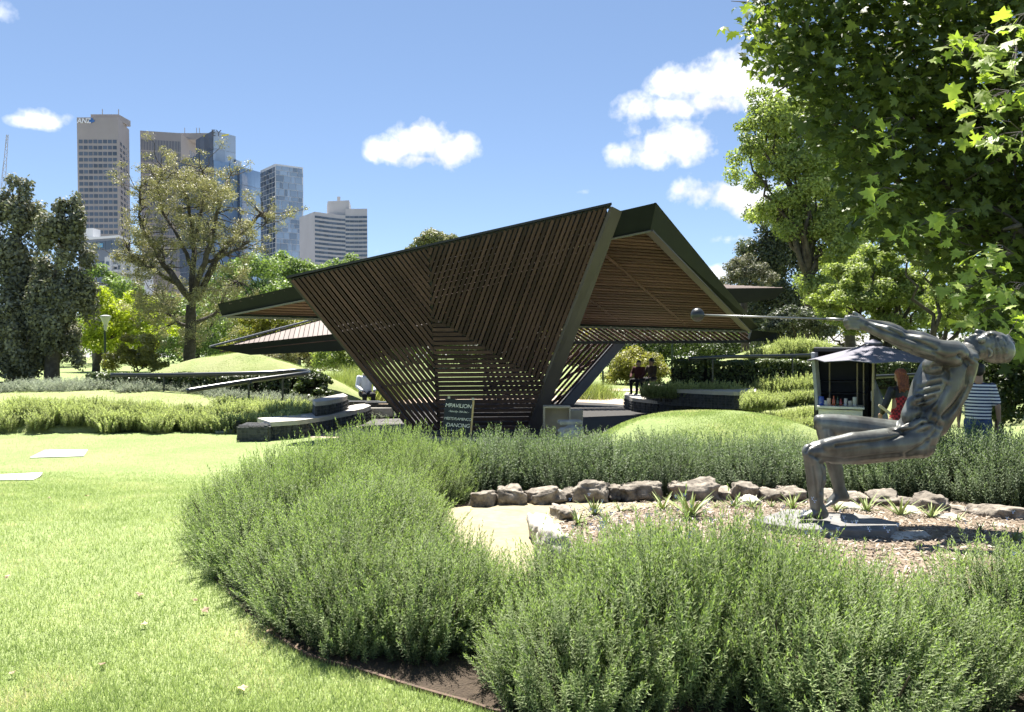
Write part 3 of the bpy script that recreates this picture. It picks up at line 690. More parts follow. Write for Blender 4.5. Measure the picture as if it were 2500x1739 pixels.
HBR = [(3.9,8.7),(4.0,9.8),(5,9.6),(6.2,9.2),(7,8.4),(6.6,7.2),(5.9,7.3),(5.0,8.0)]
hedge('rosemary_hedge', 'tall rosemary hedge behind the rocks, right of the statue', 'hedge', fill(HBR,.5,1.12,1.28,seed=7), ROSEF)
# tiny pale blue rosemary flowers
n = 130; fr_ = np.random.default_rng(77); mbf = MB()
for i in range(n):
    x_, y_ = (fr_.uniform(.3,1.9), fr_.uniform(3.9,4.7)) if i % 3 else (fr_.uniform(2.3,3.2), fr_.uniform(3.6,4.4)); z_ = gzf(x_, y_)+fr_.uniform(.56,.70)
    for k in range(3):
        a = k*2.1; mbf.add([(x_,y_,z_),(x_+.010*math.cos(a),y_-.004,z_+.010*math.sin(a)),(x_+.010*math.cos(a+.9),y_-.005,z_+.010*math.sin(a+.9))],[(0,1,2)])
tag(mbf.build('rosemary_flowers', solid('pale_blue_petal', (.45,.48,.75), rough=.7)), 'tiny pale blue flowers on the near rosemary', 'flower', kind='stuff')

M_PALE = leafmat('pale_shrub_leaf', (.21,.24,.115), (.48,.52,.27), trans=.42, rough=.7, spec=.2, c3=(.64,.66,.42), tcol=(1.2,1.3,.75), sc_=1.5, objvar=.1)
PALE = [sprig_mesh('bush', *dome_sprigs(105,.36,.34,.50,.34,61+i,upb=.95,outb=.35), 34, .062, .020, M_PALE, 71+i, ang=.8, stem=.004) for i in range(3)]
M_CAT = leafmat('grey_green_leaf', (.17,.19,.14), (.39,.42,.33), trans=.38, rough=.7, spec=.2, c3=(.52,.55,.45), tcol=(1.05,1.12,.9), sc_=1.5, objvar=.1)
CAT = [sprig_mesh('bush', *dome_sprigs(230,.42,.40,.40,.22,81+i,upb=.6,outb=.7,jit=.35), 15, .045, .016, M_CAT, 91+i, bend=.3) for i in range(2)]
def zl(x, y): return max(gzf(x,y), dome_z(*LB, x, y, power=2.4), dome_z(*LD, x, y))
def zr(x, y): return max(gzf(x,y), dome_z(*RB, x, y, power=2.4), dome_z(*RD, x, y), dome_z(*FM, x, y, power=3.0) if y < 18 else -9)
sp = []
for i in range(34):
    u = 6+i*21; p = G(u, 1050+random.uniform(-4,4), .05)
    sp.append((p.x, p.y+.15, random.uniform(.9,1.15), random.uniform(.8,1.05)))
for i in range(26):
    u = 14+i*25; p = G(u, 1044, .05); sp.append((p.x, p.y+.35, random.uniform(.85,1.05), random.uniform(.55,.8)))
for (u, v, z) in [(590,1012,.35),(620,1005,.38),(650,1008,.4),(680,1008,.42),(705,1003,.42),(560,1000,.42),(600,985,.55),(635,983,.6),(665,985,.6),(700,988,.6),(730,995,.55),(575,1018,.25),(540,1010,.3),(720,975,.65),(745,985,.6)]:
    p = G(u, v, z); sp.append((p.x, p.y+.1, 1.0, .85))
hedge('shrub_border', 'row of pale lime green shrubs along the lawn at left', 'shrub', sp, PALE, twigs=False, zf=lambda x, y: max(zl(x,y), .0 if y < 20 else .25))
sp = [(-10.6+i*.62+random.uniform(-.1,.1), 23.1+.3*math.sin(i)+random.uniform(-.2,.2), 1.15, .62) for i in range(13)]+[(-14.8+i*.55, 23.4+.3*math.sin(i*1.3), 1.2, .8) for i in range(9)]+[(-14.6+i*.6, 24.3, 1.2, .9) for i in range(8)]
hedge('catmint_border', 'grey green low shrubs below the clipped hedge at left', 'shrub', sp, CAT, twigs=False, zf=zl)
sp = [(p.x, p.y, random.uniform(1,1.3), random.uniform(1.2,1.6)) for p in (G(u, v, .45) for u in range(1850,1995,18) for v in (962,975))]+[(p.x,p.y,.9,.75) for p in (G(u, v, .35) for u in range(1835,2010,16) for v in (992,1006,1020))]+[(p.x,p.y,1.0,.9) for p in (G(u, 945, .85) for u in range(1590,1850,22))]
hedge('shrub_border', 'pale green shrubs on the right terrace beside the kiosk', 'shrub', sp, PALE, twigs=False, zf=lambda x, y: zr(x,y) if x > 6.3 else .55)
sp = [(1.55+i*.33, 15.6+.5*math.sin(i*.9)+.05*i, 1.15, 1.05) for i in range(14)]+[(1.15+i*.26, 13.6+.35*i, 1.25, 1.3) for i in range(6)]+[(.75+i*.3, 13.0+.4*i, 1.2, 1.2) for i in range(5)]+[(2.4+i*.42,17.3,1.1,1.0) for i in range(10)]+[(.5+.4*i,12.5,1.2,1.1) for i in range(3)]
hedge('catmint_border', 'grey green catmint round the back of the front grass mound', 'shrub', sp, CAT, twigs=False, zf=lambda x, y: gzf(x,y))

def leaf_quads(c, nrm, size, asp, r):
    """diamond leaves at centres c facing nrm"""
    n = len(c); ref = r.normal(0,1,(n,3)); t = unitv(np.cross(nrm, ref)); s = np.cross(nrm, t)
    sz = (size*r.uniform(.6,1.3,n))[:,None]
    V = np.stack([c-t*sz*.5, c+s*sz*asp*.5+nrm*sz*.06, c+t*sz*.5, c-s*sz*asp*.5+nrm*sz*.06],1).reshape(-1,3)
    return V, np.arange(4*n).reshape(n,4)
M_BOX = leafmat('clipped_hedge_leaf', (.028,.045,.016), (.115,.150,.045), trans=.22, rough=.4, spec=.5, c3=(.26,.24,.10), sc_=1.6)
def box_hedge(name, label, path, wdt, h, z0f, seed, n=26000, core=True):
    r = np.random.default_rng(seed); path = np.array(path, float); seg = np.linalg.norm(np.diff(path,axis=0),axis=1); cum = np.concatenate([[0],np.cumsum(seg)])
    s = r.uniform(0,cum[-1],n); i = np.clip(np.searchsorted(cum,s)-1,0,len(seg)-1); f = (s-cum[i])/seg[i]; p = path[i]+(path[i+1]-path[i])*f[:,None]
    t = unitv(path[i+1]-path[i]); nv = np.stack([t[:,1],-t[:,0]],1)
    a = r.uniform(0,1,n); side = np.where(a<.45,-1,np.where(a<.6,1,0)); off = np.where(side!=0, side*wdt/2*r.uniform(.82,1.08,n), r.uniform(-.5,.5,n)*wdt)
    off = np.where(nv[:,1]>0,-off,off)
    z = np.where(side!=0, r.uniform(0,1,n)*h, h*r.uniform(.9,1.07,n)); z = z+.05*np.sin(s*5)*np.cos(s*2.3)
    x = p[:,0]+nv[:,0]*off; y = p[:,1]+nv[:,1]*off; zz = np.array([z0f(a_,b_) for a_,b_ in zip(p[:,0],p[:,1])])+z
    c = np.stack([x,y,zz],1); nr = unitv(np.stack([nv[:,0]*off/wdt*1.5,nv[:,1]*off/wdt*1.5,np.where(side==0,1.,.5)],1)+r.normal(0,.45,(n,3)))
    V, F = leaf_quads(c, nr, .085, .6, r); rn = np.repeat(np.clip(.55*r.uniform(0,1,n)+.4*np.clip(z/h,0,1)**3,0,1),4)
    o = thing(name, label, 'hedge', (path[0][0], path[0][1], z0f(*path[0])))
    f = obj('foliage', npmesh('foliage', V, F, M_BOX, rn), o); mb = MB()
    for k in range(len(path)-1 if core else 0):                    # dark woody inside
        q0, q1 = path[k], path[k+1]; tt = (q1-q0)/np.linalg.norm(q1-q0); nn = np.array([tt[1],-tt[0]])*wdt*.26
        pts = [(q0[0]-nn[0],q0[1]-nn[1]),(q1[0]-nn[0],q1[1]-nn[1]),(q1[0]+nn[0],q1[1]+nn[1]),(q0[0]+nn[0],q0[1]+nn[1])]; zz0 = z0f(*q0)
        mb.prism([(a_,b_,zz0-.1) for a_,b_ in pts],[(a_,b_,zz0+h*.7) for a_,b_ in pts])
    if core: mb.build('branches', solid(name+'_wood_%d'%seed, (.02,.02,.012), rough=1), o); return o
hp = [P(235,940,24.3),P(330,940,23.9),P(430,940,23.8),P(530,940,23.9),P(620,940,24.2),P(700,940,24.8),P(760,940,25.6)]
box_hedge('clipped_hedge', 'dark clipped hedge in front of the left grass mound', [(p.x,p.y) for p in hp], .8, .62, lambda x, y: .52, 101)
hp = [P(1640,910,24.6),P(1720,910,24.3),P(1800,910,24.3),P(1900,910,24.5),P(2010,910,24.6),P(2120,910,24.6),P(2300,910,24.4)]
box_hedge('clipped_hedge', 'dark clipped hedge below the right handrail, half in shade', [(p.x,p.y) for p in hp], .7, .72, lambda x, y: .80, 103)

# ---- stones of the pond ring
M_ROCK = solid('lichen_granite', (.145,.118,.09), rough=.95, var=.65, scale=9, bump=1.0, bscale=22, col2=(.36,.315,.255), objvar=.22, detail=10)
M_ROCKP = solid('pale_boulder', (.42,.38,.32), rough=.9, var=.3, scale=6, bump=.8, bscale=16, col2=(.58,.55,.48), objvar=.1, detail=9)
from mathutils import noise as mnoise
def rock(name, label, c, sx, sy, sz, mat, seed, group=None, flat=1.0):
    bm = bmesh.new(); bmesh.ops.create_icosphere(bm, subdivisions=4, radius=1)
    off = Vector((seed*3.7, seed*1.3, seed*.7))
    for v in bm.verts:
        d = v.co.normalized(); q = Vector([math.copysign(abs(k)**.62, k) for k in d])
        r = 1+.30*mnoise.noise(d*1.5+off)+.16*mnoise.noise(d*3.2+off)+.07*abs(mnoise.noise(d*6+off))+.05*mnoise.noise(d*11+off)+.03*mnoise.noise(d*24+off)
        q = q*r/1.12; v.co = Vector((q.x*sx, q.y*sy, q.z*sz))
    m = bpy.data.meshes.new(name); bm.to_mesh(m); bm.free(); m.materials.append(mat); m.shade_smooth()
    o = bpy.data.objects.new(name, m); o.location = c; o.rotation_euler = (random.uniform(-.12,.12),random.uniform(-.15,.15),random.uniform(-.35,.35)); COL.objects.link(o)
    return tag(o, label, 'rock', group)
ROW = [(85,180,150,225),(185,305,138,213),(305,445,125,212),(440,505,150,196),(500,640,118,202),(618,690,116,192),(680,850,112,194),(885,1085,112,194),(1070,1140,140,192),(1140,1240,116,197),(1240,1320,150,202),(1325,1430,130,203),(1500,1570,158,212),(1600,1700,172,214),(1700,1812,148,228),(1810,1890,180,242),(1890,2012,168,258),(2010,2150,215,272),(2145,2320,205,302)]
LOOK = ['dark rough stone','angular brown stone','round mottled stone','small low stone','large smooth pale stone','narrow upright stone','wide dark flat-topped stone','longest flat-topped stone','small low stone','squarish stone','low stone','rounded stone','low stone','low stone','pale lichen spotted stone','low tan stone','tall blocky stone','low stone under the hedge','big sloping stone']
for i, (x0, x1, y0, y1) in enumerate(ROW):
    u0, u1, v0, v1 = [1100+x0*.6098, 1100+x1*.6098, 1100+y0*.6098, 1100+y1*.6098]
    b = G((u0+u1)/2, v1+4, .66); px = b.y/FPX; wd = (u1-u0)*px; ht = (v1-v0)*px
    rock('rock', '%s, %s from the left in the row behind the pond' % (LOOK[i], ORD[i]), (b.x, b.y+.12, b.z+ht*.30), wd*.55, .17+.12*wd, ht*(.56+.12*math.sin(i*2.1)), M_ROCK, i+1, 'rocks edging the pond')
for i, (x0, x1, y0, y1, lab) in enumerate([(1165,1240,188,226,'flat pale stone left of the statue knee line, in front of rock row'),(1560,1655,218,254,'flat pale stone just behind the statue raised foot'),(1965,2088,263,308,'flat whitish stone in mulch right of the plinth'),(1825,1892,243,272,'small grey flat stone right of the plinth corner'),(2175,2300,312,345,'flat pale stone at right edge below the big sloping rock')]):
    b = G(1100+(x0+x1)/2*.6098, 1100+y1*.6098, .68); px = b.y/FPX; wd = (x1-x0)*.6098*px
    rock('flat_stone', lab, (b.x, b.y+.05, b.z+.02), wd*.55, .14, .07, M_ROCKP, 40+i)
for i, (x0, x1, y0, y1, lab, m_) in enumerate([(318,412,262,400,'tall white boulder at left of the pond edge',M_ROCKP),(345,475,310,480,'big pale boulder beside the rosemary at the pond edge',M_ROCKP),(410,482,225,285,'brown clod shaped stone behind the white boulders',M_ROCK)]):
    b = G(1100+(x0+x1)/2*.6098, 1100+y1*.6098, .70); px = b.y/FPX; wd = (x1-x0)*.6098*px; ht = (y1-y0)*.6098*px
    rock('boulder', lab, (b.x, b.y+.1, b.z+ht*.38), wd*.56, .22, ht*.62, m_, 60+i)
p = G(2222,1312,.77); tag(MB().prism([(p.x-.18,p.y-.12,.74),(p.x+.16,p.y-.02,.74),(p.x+.2,p.y+.17,.74),(p.x-.14,p.y+.12,.74)],[(p.x-.18,p.y-.12,.785),(p.x+.16,p.y-.02,.785),(p.x+.2,p.y+.17,.785),(p.x-.14,p.y+.12,.785)]).build('paving_stone', M_ROCKP, bevel=.008), 'pale flat paving stone at right corner of the statue plinth', 'stone')
# ---- aloes
M_ALOE = leafmat('aloe_leaf', (.20,.27,.09), (.42,.48,.20), trans=.15, rough=.45, c3=(.48,.44,.2), sc_=3)
def aloe(label, c, size, nl, seed):
    r = random.Random(seed); mb = MB()
    for i in range(nl):
        a = i*2.4+r.uniform(-.3,.3); el = r.uniform(.45,1.3); ln = size*r.uniform(.65,1.05); wd = size*.055
        d = Vector((math.cos(a)*math.cos(el), math.sin(a)*math.cos(el), math.sin(el))); s = Vector((-math.sin(a),math.cos(a),0)); pts = []
        for k in range(4):
            t = k/3; q = d*ln*t+Vector((d.x,d.y,0))*ln*.22*t*t-Vector((0,0,ln*.12*t*t)); ww = wd*(1-t)**.8+.0008
            pts += [q-s*ww, q-Vector((0,0,ww*.5)), q+s*ww]
        fs = []
        for k in range(3):
            b = k*3; fs += [(b,b+1,b+4,b+3),(b+1,b+2,b+5,b+4),(b+2,b,b+3,b+5)]
        mb.add(pts, fs)
    m = mb.mesh('aloe_plant'); m.materials.append(M_ALOE); at = m.attributes.new('tone','FLOAT','POINT'); at.data.foreach_set('value', np.repeat(np.random.default_rng(seed).uniform(0,1,nl),12).astype(np.float32))
    o = bpy.data.objects.new('aloe_plant', m); o.location = c; COL.objects.link(o); return tag(o, label, 'aloe', 'aloes in the mulch bed')
AL = [(1411,1290,45),(1451,1262,50),(1478,1290,36),(1508,1304,44),(1515,1250,32),(1548,1252,26),(1618,1243,46),(1685,1272,72),(1748,1240,22),(1792,1238,36),(1835,1243,34),(1884,1240,24),(1935,1244,42),(2042,1254,36),(2115,1256,48),(2198,1270,56),(2274,1276,40),(2338,1288,26),(2393,1300,28),(2478,1330,44),(2350,1385,46),(2465,1375,40)]
for i, (u, v, s) in enumerate(AL):
    b = G(u, v, .70 if v < 1300 else .75); sz = s*b.y/FPX
    lab = ('largest spiky aloe in the middle of the mulch bed' if s == 72 else ('%s aloe, %s from the left in the bark mulch' % ('small' if s < 33 else 'spiky green' if s < 47 else 'large', ORD[i])))
    aloe(lab, (b.x, b.y, gzf(b.x,b.y)+.01), sz*1.35, 9 if s < 33 else 16 if s < 60 else 26, 200+i)
# ---- stone slabs in the lawn, fallen leaves
for (pts, lab) in ([(72,1116),(110,1101),(215,1100),(204,1113)],'far white stone slab set flush in the lawn at left'),([(-60,1176),(-30,1159),(104,1155),(82,1173)],'nearer white stone slab in the lawn, cut by left frame edge'):
    q = [G(u, v, gzf(0, G(u,v,.25).y)) for u, v in pts]; zz = max(gzf(p.x,p.y) for p in q)+.006
    tag(MB().prism([(p.x,p.y,zz-.08) for p in q],[(p.x,p.y,gzf(p.x,p.y)+.02) for p in q]).build('stone_slab', solid('white_slab_%d'%int(q[0].y*10), (.66,.62,.55), rough=.8, var=.08, scale=8)), lab, 'slab')
M_DRY = solid('dry_leaf', (.36,.23,.13), rough=.8, var=.3, scale=30, objvar=.35, col2=(.55,.40,.26))
LV = [(213,1229,'left of the hedge'),(20,1420,''),(475,1480,''),(500,1505,''),(352,1540,''),(730,1592,''),(660,1558,''),(40,1120,''),(30,1660,''),(340,1465,''),(120,1240,''),(495,1338,''),(590,1700,''),(250,1640,'')]
for i, (u, v, _) in enumerate(sorted(LV, key=lambda q: q[1])):
    b = G(u, v, .75 if v > 1300 else .55); z = gzf(b.x,b.y); s = random.uniform(.018,.032); m = MB()
    pts = [(0,0,.012)]
    for k in range(10):
        a = k*.628; rr = s*(1 if k%2 == 0 else .55); pts.append((rr*math.cos(a), rr*math.sin(a), .005*math.sin(a*2+i)+.008))
    m.add(pts, [(0,1+k,1+(k+1)%10) for k in range(10)])
    o = m.build('fallen_leaf', M_DRY); o.location = (b.x,b.y,z+.02); o.rotation_euler = (random.uniform(-.4,.4),random.uniform(-.4,.4),i)
    tag(o, 'dry brown fallen leaf on the lawn, %s farthest from the camera' % ORD[i], 'leaf', 'fallen leaves on the lawn')
# ------------------------------------------------------------------ figures: hulls of spheres fused into one skin
_sph = []
for i in range(9):
    th = math.pi*i/8
    for k in range(1 if i in (0,8) else 12): ph = 2*math.pi*k/12; _sph.append(Vector((math.sin(th)*math.cos(ph), math.sin(th)*math.sin(ph), math.cos(th))))
def fused(name, hulls, voxel, mat, smooth=5, parent=None, M=None):
    """hulls: lists of (centre, radius or (rx,ry,rz)); each list is hulled, all are fused into one continuous surface"""
    bm = bmesh.new()
    for h in hulls:
        pts = []
        for c, r in h:
            r = r if hasattr(r, '__len__') else (r, r, r); c = Vector(c)
            for s in _sph: pts.append(bm.verts.new(c+Vector((s.x*r[0], s.y*r[1], s.z*r[2]))))
        ret = bmesh.ops.convex_hull(bm, input=pts)
        dead = [e for e in ret['geom_interior'] if isinstance(e, bmesh.types.BMVert)]+[e for e in ret['geom_unused'] if isinstance(e, bmesh.types.BMVert)]
        bmesh.ops.delete(bm, geom=list(set(dead)), context='VERTS')
    if M is not None: bm.transform(M)
    bmesh.ops.recalc_face_normals(bm, faces=bm.faces[:])
    m = bpy.data.meshes.new(name); bm.to_mesh(m); bm.free()
    t = bpy.data.objects.new(name, m); COL.objects.link(t)
    md = t.modifiers.new('r', 'REMESH'); md.mode = 'VOXEL'; md.voxel_size = voxel; md.use_smooth_shade = True
    if smooth: s = t.modifiers.new('s', 'SMOOTH'); s.factor = .5; s.iterations = smooth
    dg = bpy.context.evaluated_depsgraph_get(); dg.update()
    m2 = bpy.data.meshes.new_from_object(t.evaluated_get(dg)); m2.name = name
    bpy.data.objects.remove(t); bpy.data.meshes.remove(m)
    m2.materials.clear(); m2.materials.append(mat); m2.shade_smooth()
    return obj(name, m2, parent)
def chain(*pts): return [[pts[i], pts[i+1]] for i in range(len(pts)-1)]

m, n_, l_, b_ = nodes('patinated_bronze'); M_BRONZE = m
g_ = n_.new('ShaderNodeTexCoord'); no = n_.new('ShaderNodeTexNoise'); no.inputs['Scale'].default_value = 5; no.inputs['Detail'].default_value = 8; l_.new(g_.outputs['Object'], no.inputs['Vector'])
mp = n_.new('ShaderNodeMapping'); mp.inputs['Scale'].default_value = (3,3,1.0); l_.new(g_.outputs['Object'], mp.inputs['Vector'])
no2 = n_.new('ShaderNodeTexNoise'); no2.inputs['Scale'].default_value = 3; no2.inputs['Detail'].default_value = 5; l_.new(mp.outputs[0], no2.inputs['Vector'])
mxn = n_.new('ShaderNodeMath'); mxn.operation = 'MULTIPLY_ADD'; mxn.inputs[1].default_value = .5; l_.new(no.outputs['Fac'], mxn.inputs[0])
ml2 = n_.new('ShaderNodeMath'); ml2.operation = 'MULTIPLY'; ml2.inputs[1].default_value = .5; l_.new(no2.outputs['Fac'], ml2.inputs[0]); l_.new(ml2.outputs[0], mxn.inputs[2])
rp = n_.new('ShaderNodeValToRGB'); e = rp.color_ramp.elements; e[0].position = .36; e[0].color = (.048,.048,.044,1); e[1].position = .66; e[1].color = (.185,.20,.185,1); x_ = e.new(.5); x_.color = (.105,.107,.098,1)
l_.new(mxn.outputs[0], rp.inputs[0])
gp = n_.new('ShaderNodeNewGeometry'); pr = n_.new('ShaderNodeMapRange'); pr.inputs['From Min'].default_value = .42; pr.inputs['From Max'].default_value = .56; pr.inputs['To Min'].default_value = .30; pr.inputs['To Max'].default_value = 1.45; l_.new(gp.outputs['Pointiness'], pr.inputs['Value'])  # worn patina by curvature, with crease shade and ridge highlights put into the colour
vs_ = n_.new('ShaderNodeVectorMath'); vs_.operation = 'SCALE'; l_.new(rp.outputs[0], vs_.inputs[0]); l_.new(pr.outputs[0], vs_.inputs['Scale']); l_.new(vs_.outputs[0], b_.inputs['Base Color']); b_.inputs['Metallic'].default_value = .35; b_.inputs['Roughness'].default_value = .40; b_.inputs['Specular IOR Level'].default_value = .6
nb = n_.new('ShaderNodeTexNoise'); nb.inputs['Scale'].default_value = 28; nb.inputs['Detail'].default_value = 4; l_.new(g_.outputs['Object'], nb.inputs['Vector'])
bp = n_.new('ShaderNodeBump'); bp.inputs['Strength'].default_value = .12; bp.inputs['Distance'].default_value = .01; l_.new(nb.outputs['Fac'], bp.inputs['Height']); l_.new(bp.outputs['Normal'], b_.inputs['Normal'])

SD = 6.8; KZ = .451*SD/FPX
def S(zx, zy, dy, r):
    c = P(1650+zx*.451, 700+zy*.451, SD+dy)
    return (c, tuple(q*KZ for q in r) if hasattr(r, '__len__') else r*KZ)
H = []
# near leg, planted
H += chain(S(1290,838,-.13,(96,80,92)), S(1150,852,-.15,(90,80,86)), S(1000,868,-.16,(84,78,82)), S(870,882,-.17,(74,66,72)), S(762,892,-.17,(58,56,54)))
H += chain(S(1120,825,-.20,46), S(960,836,-.22,48), S(820,862,-.22,38))            # outer thigh muscle
H += chain(S(1180,905,-.14,40), S(1000,925,-.15,38), S(850,935,-.16,26))            # hamstring
H += [[S(718,896,-.18,(34,40,44)), S(742,930,-.18,(46,46,42))]]
H += chain(S(744,935,-.17,(52,50,50)), S(752,1010,-.17,(48,48,55)), S(757,1095,-.17,(43,42,50)), S(762,1185,-.17,(35,34,36)))
H += chain(S(778,985,-.17,34), S(776,1045,-.17,38), S(768,1110,-.17,24))            # calf
H += [[S(768,1190,-.17,(38,34,34)), S(800,1232,-.17,(28,26,24)), S(775,1240,-.17,(40,30,22))]]
H += [[S(775,1215,-.17,(34,30,30)), S(690,1243,-.17,(24,40,16))]]
for i in range(5): H += [[S(692-i*3,1246,-.225+i*.024,11-i*.6), S(664+i*5,1250,-.23+i*.024,10-i*.7)]]
# far leg, lifted
H += chain(S(1260,810,.14,(92,78,82)), S(1120,785,.16,(80,72,72)), S(980,760,.18,(72,66,64)), S(860,745,.19,(66,60,58)), S(795,738,.19,(50,50,50)))
H += [[S(772,725,.19,(28,36,34)), S(800,765,.19,(44,44,40))]]
H += chain(S(808,775,.19,(50,48,52)), S(835,880,.19,(48,48,54)), S(862,980,.19,(42,42,48)), S(884,1088,.19,(33,32,36)))
H += [[S(884,1090,.19,(34,32,34)), S(915,1138,.19,(26,25,26)), S(885,1140,.19,(34,28,24))], [S(880,1130,.19,(34,28,26)), S(838,1168,.19,(22,34,18))]]
for i in range(5): H += [[S(838,1172,.14+i*.024,10), S(812+i*4,1190-i*2,.135+i*.024,9)]]
# pelvis, buttocks, belly, chest
H += [[S(1285,835,-.10,(95,70,90)), S(1285,835,.10,(95,70,90))]]
H += [[S(1325,862,-.12,(76,72,68))], [S(1325,862,.12,(76,72,68))]]
H += chain(S(1300,800,0,(100,165,90)), S(1338,735,0,(102,150,80)), S(1368,665,0,(110,150,85)), S(1425,560,0,(135,178,110)), S(1462,470,0,(130,190,100)), S(1500,385,0,(95,200,70)))
H += [[S(1262,700,-.09,(40,50,56)), S(1300,635,-.09,(48,60,50))], [S(1262,700,.09,(40,50,56)), S(1300,635,.09,(48,60,50))]]   # abdomen
H += [[S(1400,428,-.12,(54,90,48)), S(1440,400,-.20,(50,60,44))], [S(1400,428,.12,(54,90,48)), S(1440,400,.20,(50,60,44))]]    # chest muscle
H += chain(S(1560,430,-.16,(40,70,50)), S(1548,520,-.15,(46,80,60)), S(1480,650,-.11,(44,80,60)), S(1420,760,-.09,(44,70,50)))  # back muscles
H += chain(S(1560,430,.16,(40,70,50)), S(1548,520,.15,(46,80,60)), S(1480,650,.11,(44,80,60)), S(1420,760,.09,(44,70,50)))
H += [[S(1335,745,-.20,(50,30,32)), S(1260,775,-.20,(56,26,30))]]                       # hip crest
# arms
for sgn, dz in ((-1, 0), (1, -22)):
    H += chain(S(1500,362,sgn*.27,(78,66,66)), S(1400,345+dz*.4,sgn*.28,(60,55,58)), S(1310,322+dz,sgn*.25,(52,48,52)), S(1228,296+dz,sgn*.20,(44,42,44)))
    H += chain(S(1400,318+dz*.6,sgn*.30,34), S(1330,300+dz,sgn*.28,38), S(1262,278+dz,sgn*.22,24))                   # biceps
    H += chain(S(1225,292+dz,sgn*.20,(44,42,42)), S(1165,262+dz,sgn*.16,(46,42,42)), S(1100,238+dz*.8,sgn*.10,(38,34,36)), S(1030,212+dz*.5,sgn*.05,(26,24,30)))
    H += chain(S(1210,258+dz,sgn*.21,24), S(1150,234+dz,sgn*.18,24), S(1080,214+dz*.8,sgn*.10,16))
    H += [[S(1535,385,sgn*.20,(56,60,62)), S(1500,340,sgn*.26,(62,54,50))]]
    # hand round the handle: palm, four unequal fingers, thumb
    o_ = sgn*.055
    H += [[S(1028,210+dz*.4,o_,(24,22,28)), S(985,198+dz*.2,o_,(22,20,36)), S(972,198+dz*.2,o_,(16,18,34))]]
    for i, (zy, ln) in enumerate(((166,.92),(185,1.05),(204,1.0),(222,.82))):
        zy += dz*.2; yo = o_+sgn*.018
        H += chain(S(985,zy+4,yo,11.5), S(985-48*ln,zy-1,yo+sgn*.004,10.5), S(985-70*ln,zy+4,o_-sgn*.012,9.5), S(985-56*ln,zy+7,o_-sgn*.045,8.5))
    H += chain(S(1010,180+dz*.2,o_-sgn*.02,14), S(985,160+dz*.2,o_-sgn*.035,12), S(965,142 if sgn<0 else 150,o_-sgn*.045,10))
# neck and head, thrown back
H += chain(S(1530,375,0,(66,86,60)), S(1585,358,0,(54,62,58)), S(1640,345,0,(52,58,54)))
H += [[S(1548,350,-.10,(34,40,30)), S(1620,372,-.09,24)], [S(1548,350,.10,(34,40,30)), S(1620,372,.09,24)]]
H += [[S(1725,330,0,(92,80,88)), S(1765,345,0,(62,72,72))]]
H += [[S(1660,312,0,(60,66,62)), S(1710,300,0,(70,70,62))], [S(1590,296,0,(26,34,22)), S(1650,345,-.06,(30,26,34))], [S(1590,296,0,(26,34,22)), S(1650,345,.06,(30,26,34))], [S(1592,294,0,(26,30,22)), S(1650,300,0,(50,58,46))]]
H += [[S(1580,288,0,(17,20,18))], chain(S(1600,270,-.035,9), S(1600,266,.035,9))[0], chain(S(1616,266,-.03,8), S(1616,262,.03,8))[0]]
H += chain(S(1632,242,0,(13,15,13)), S(1660,250,0,(13,12,14)), S(1688,262,0,(14,12,14))); H += [[S(1640,258,-.022,9)], [S(1640,258,.022,9)]]
H += [[S(1706,256,-.075,(15,22,14)), S(1700,258,0,(15,14,13))], [S(1706,256,.075,(15,22,14)), S(1700,258,0,(15,14,13))]]
H += [[S(1676,272,-.058,(14,16,10))], [S(1676,272,.058,(14,16,10))], [S(1655,286,-.095,(22,16,20))], [S(1655,286,.095,(22,16,20))]]
H += chain(S(1690,336,-.128,8), S(1708,350,-.136,9), S(1706,372,-.130,8), S(1694,378,-.122,7)); H += [[S(1698,352,-.122,(10,8,16))]]
H += chain(S(1690,336,.128,8), S(1708,350,.136,9), S(1706,372,.130,8))
rr = random.Random(4)
for i in range(60):                                                                    # short hair in strands
    a = rr.uniform(-2.9,.75); t = rr.uniform(-1.2,1.2); R_ = 93
    def hp_(a_, t_): return S(1742+R_*math.cos(a_)*math.cos(t_)*1.0, 338-R_*math.sin(a_)*math.cos(t_)*-.98, math.sin(t_)*.128, 7.5)
    cx_ = hp_(a, t); cy_ = hp_(a+.16, t+rr.uniform(-.05,.05))
    if cx_[0].z < P(1650+1730*.451,700+250*.451,SD).z+.01 and cx_[0].x > P(1650+1722*.451,700,SD).x: H.append([cx_, cy_])
st = thing('bronze_statue', 'grey green bronze statue of an athlete leaning back swinging a hammer', 'statue', S(780,1255,-.1,1)[0])
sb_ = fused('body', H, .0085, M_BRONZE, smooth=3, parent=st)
def T_(a, b): return Vector(((a*.382+10)/.451, (b*.382+8)/.451))
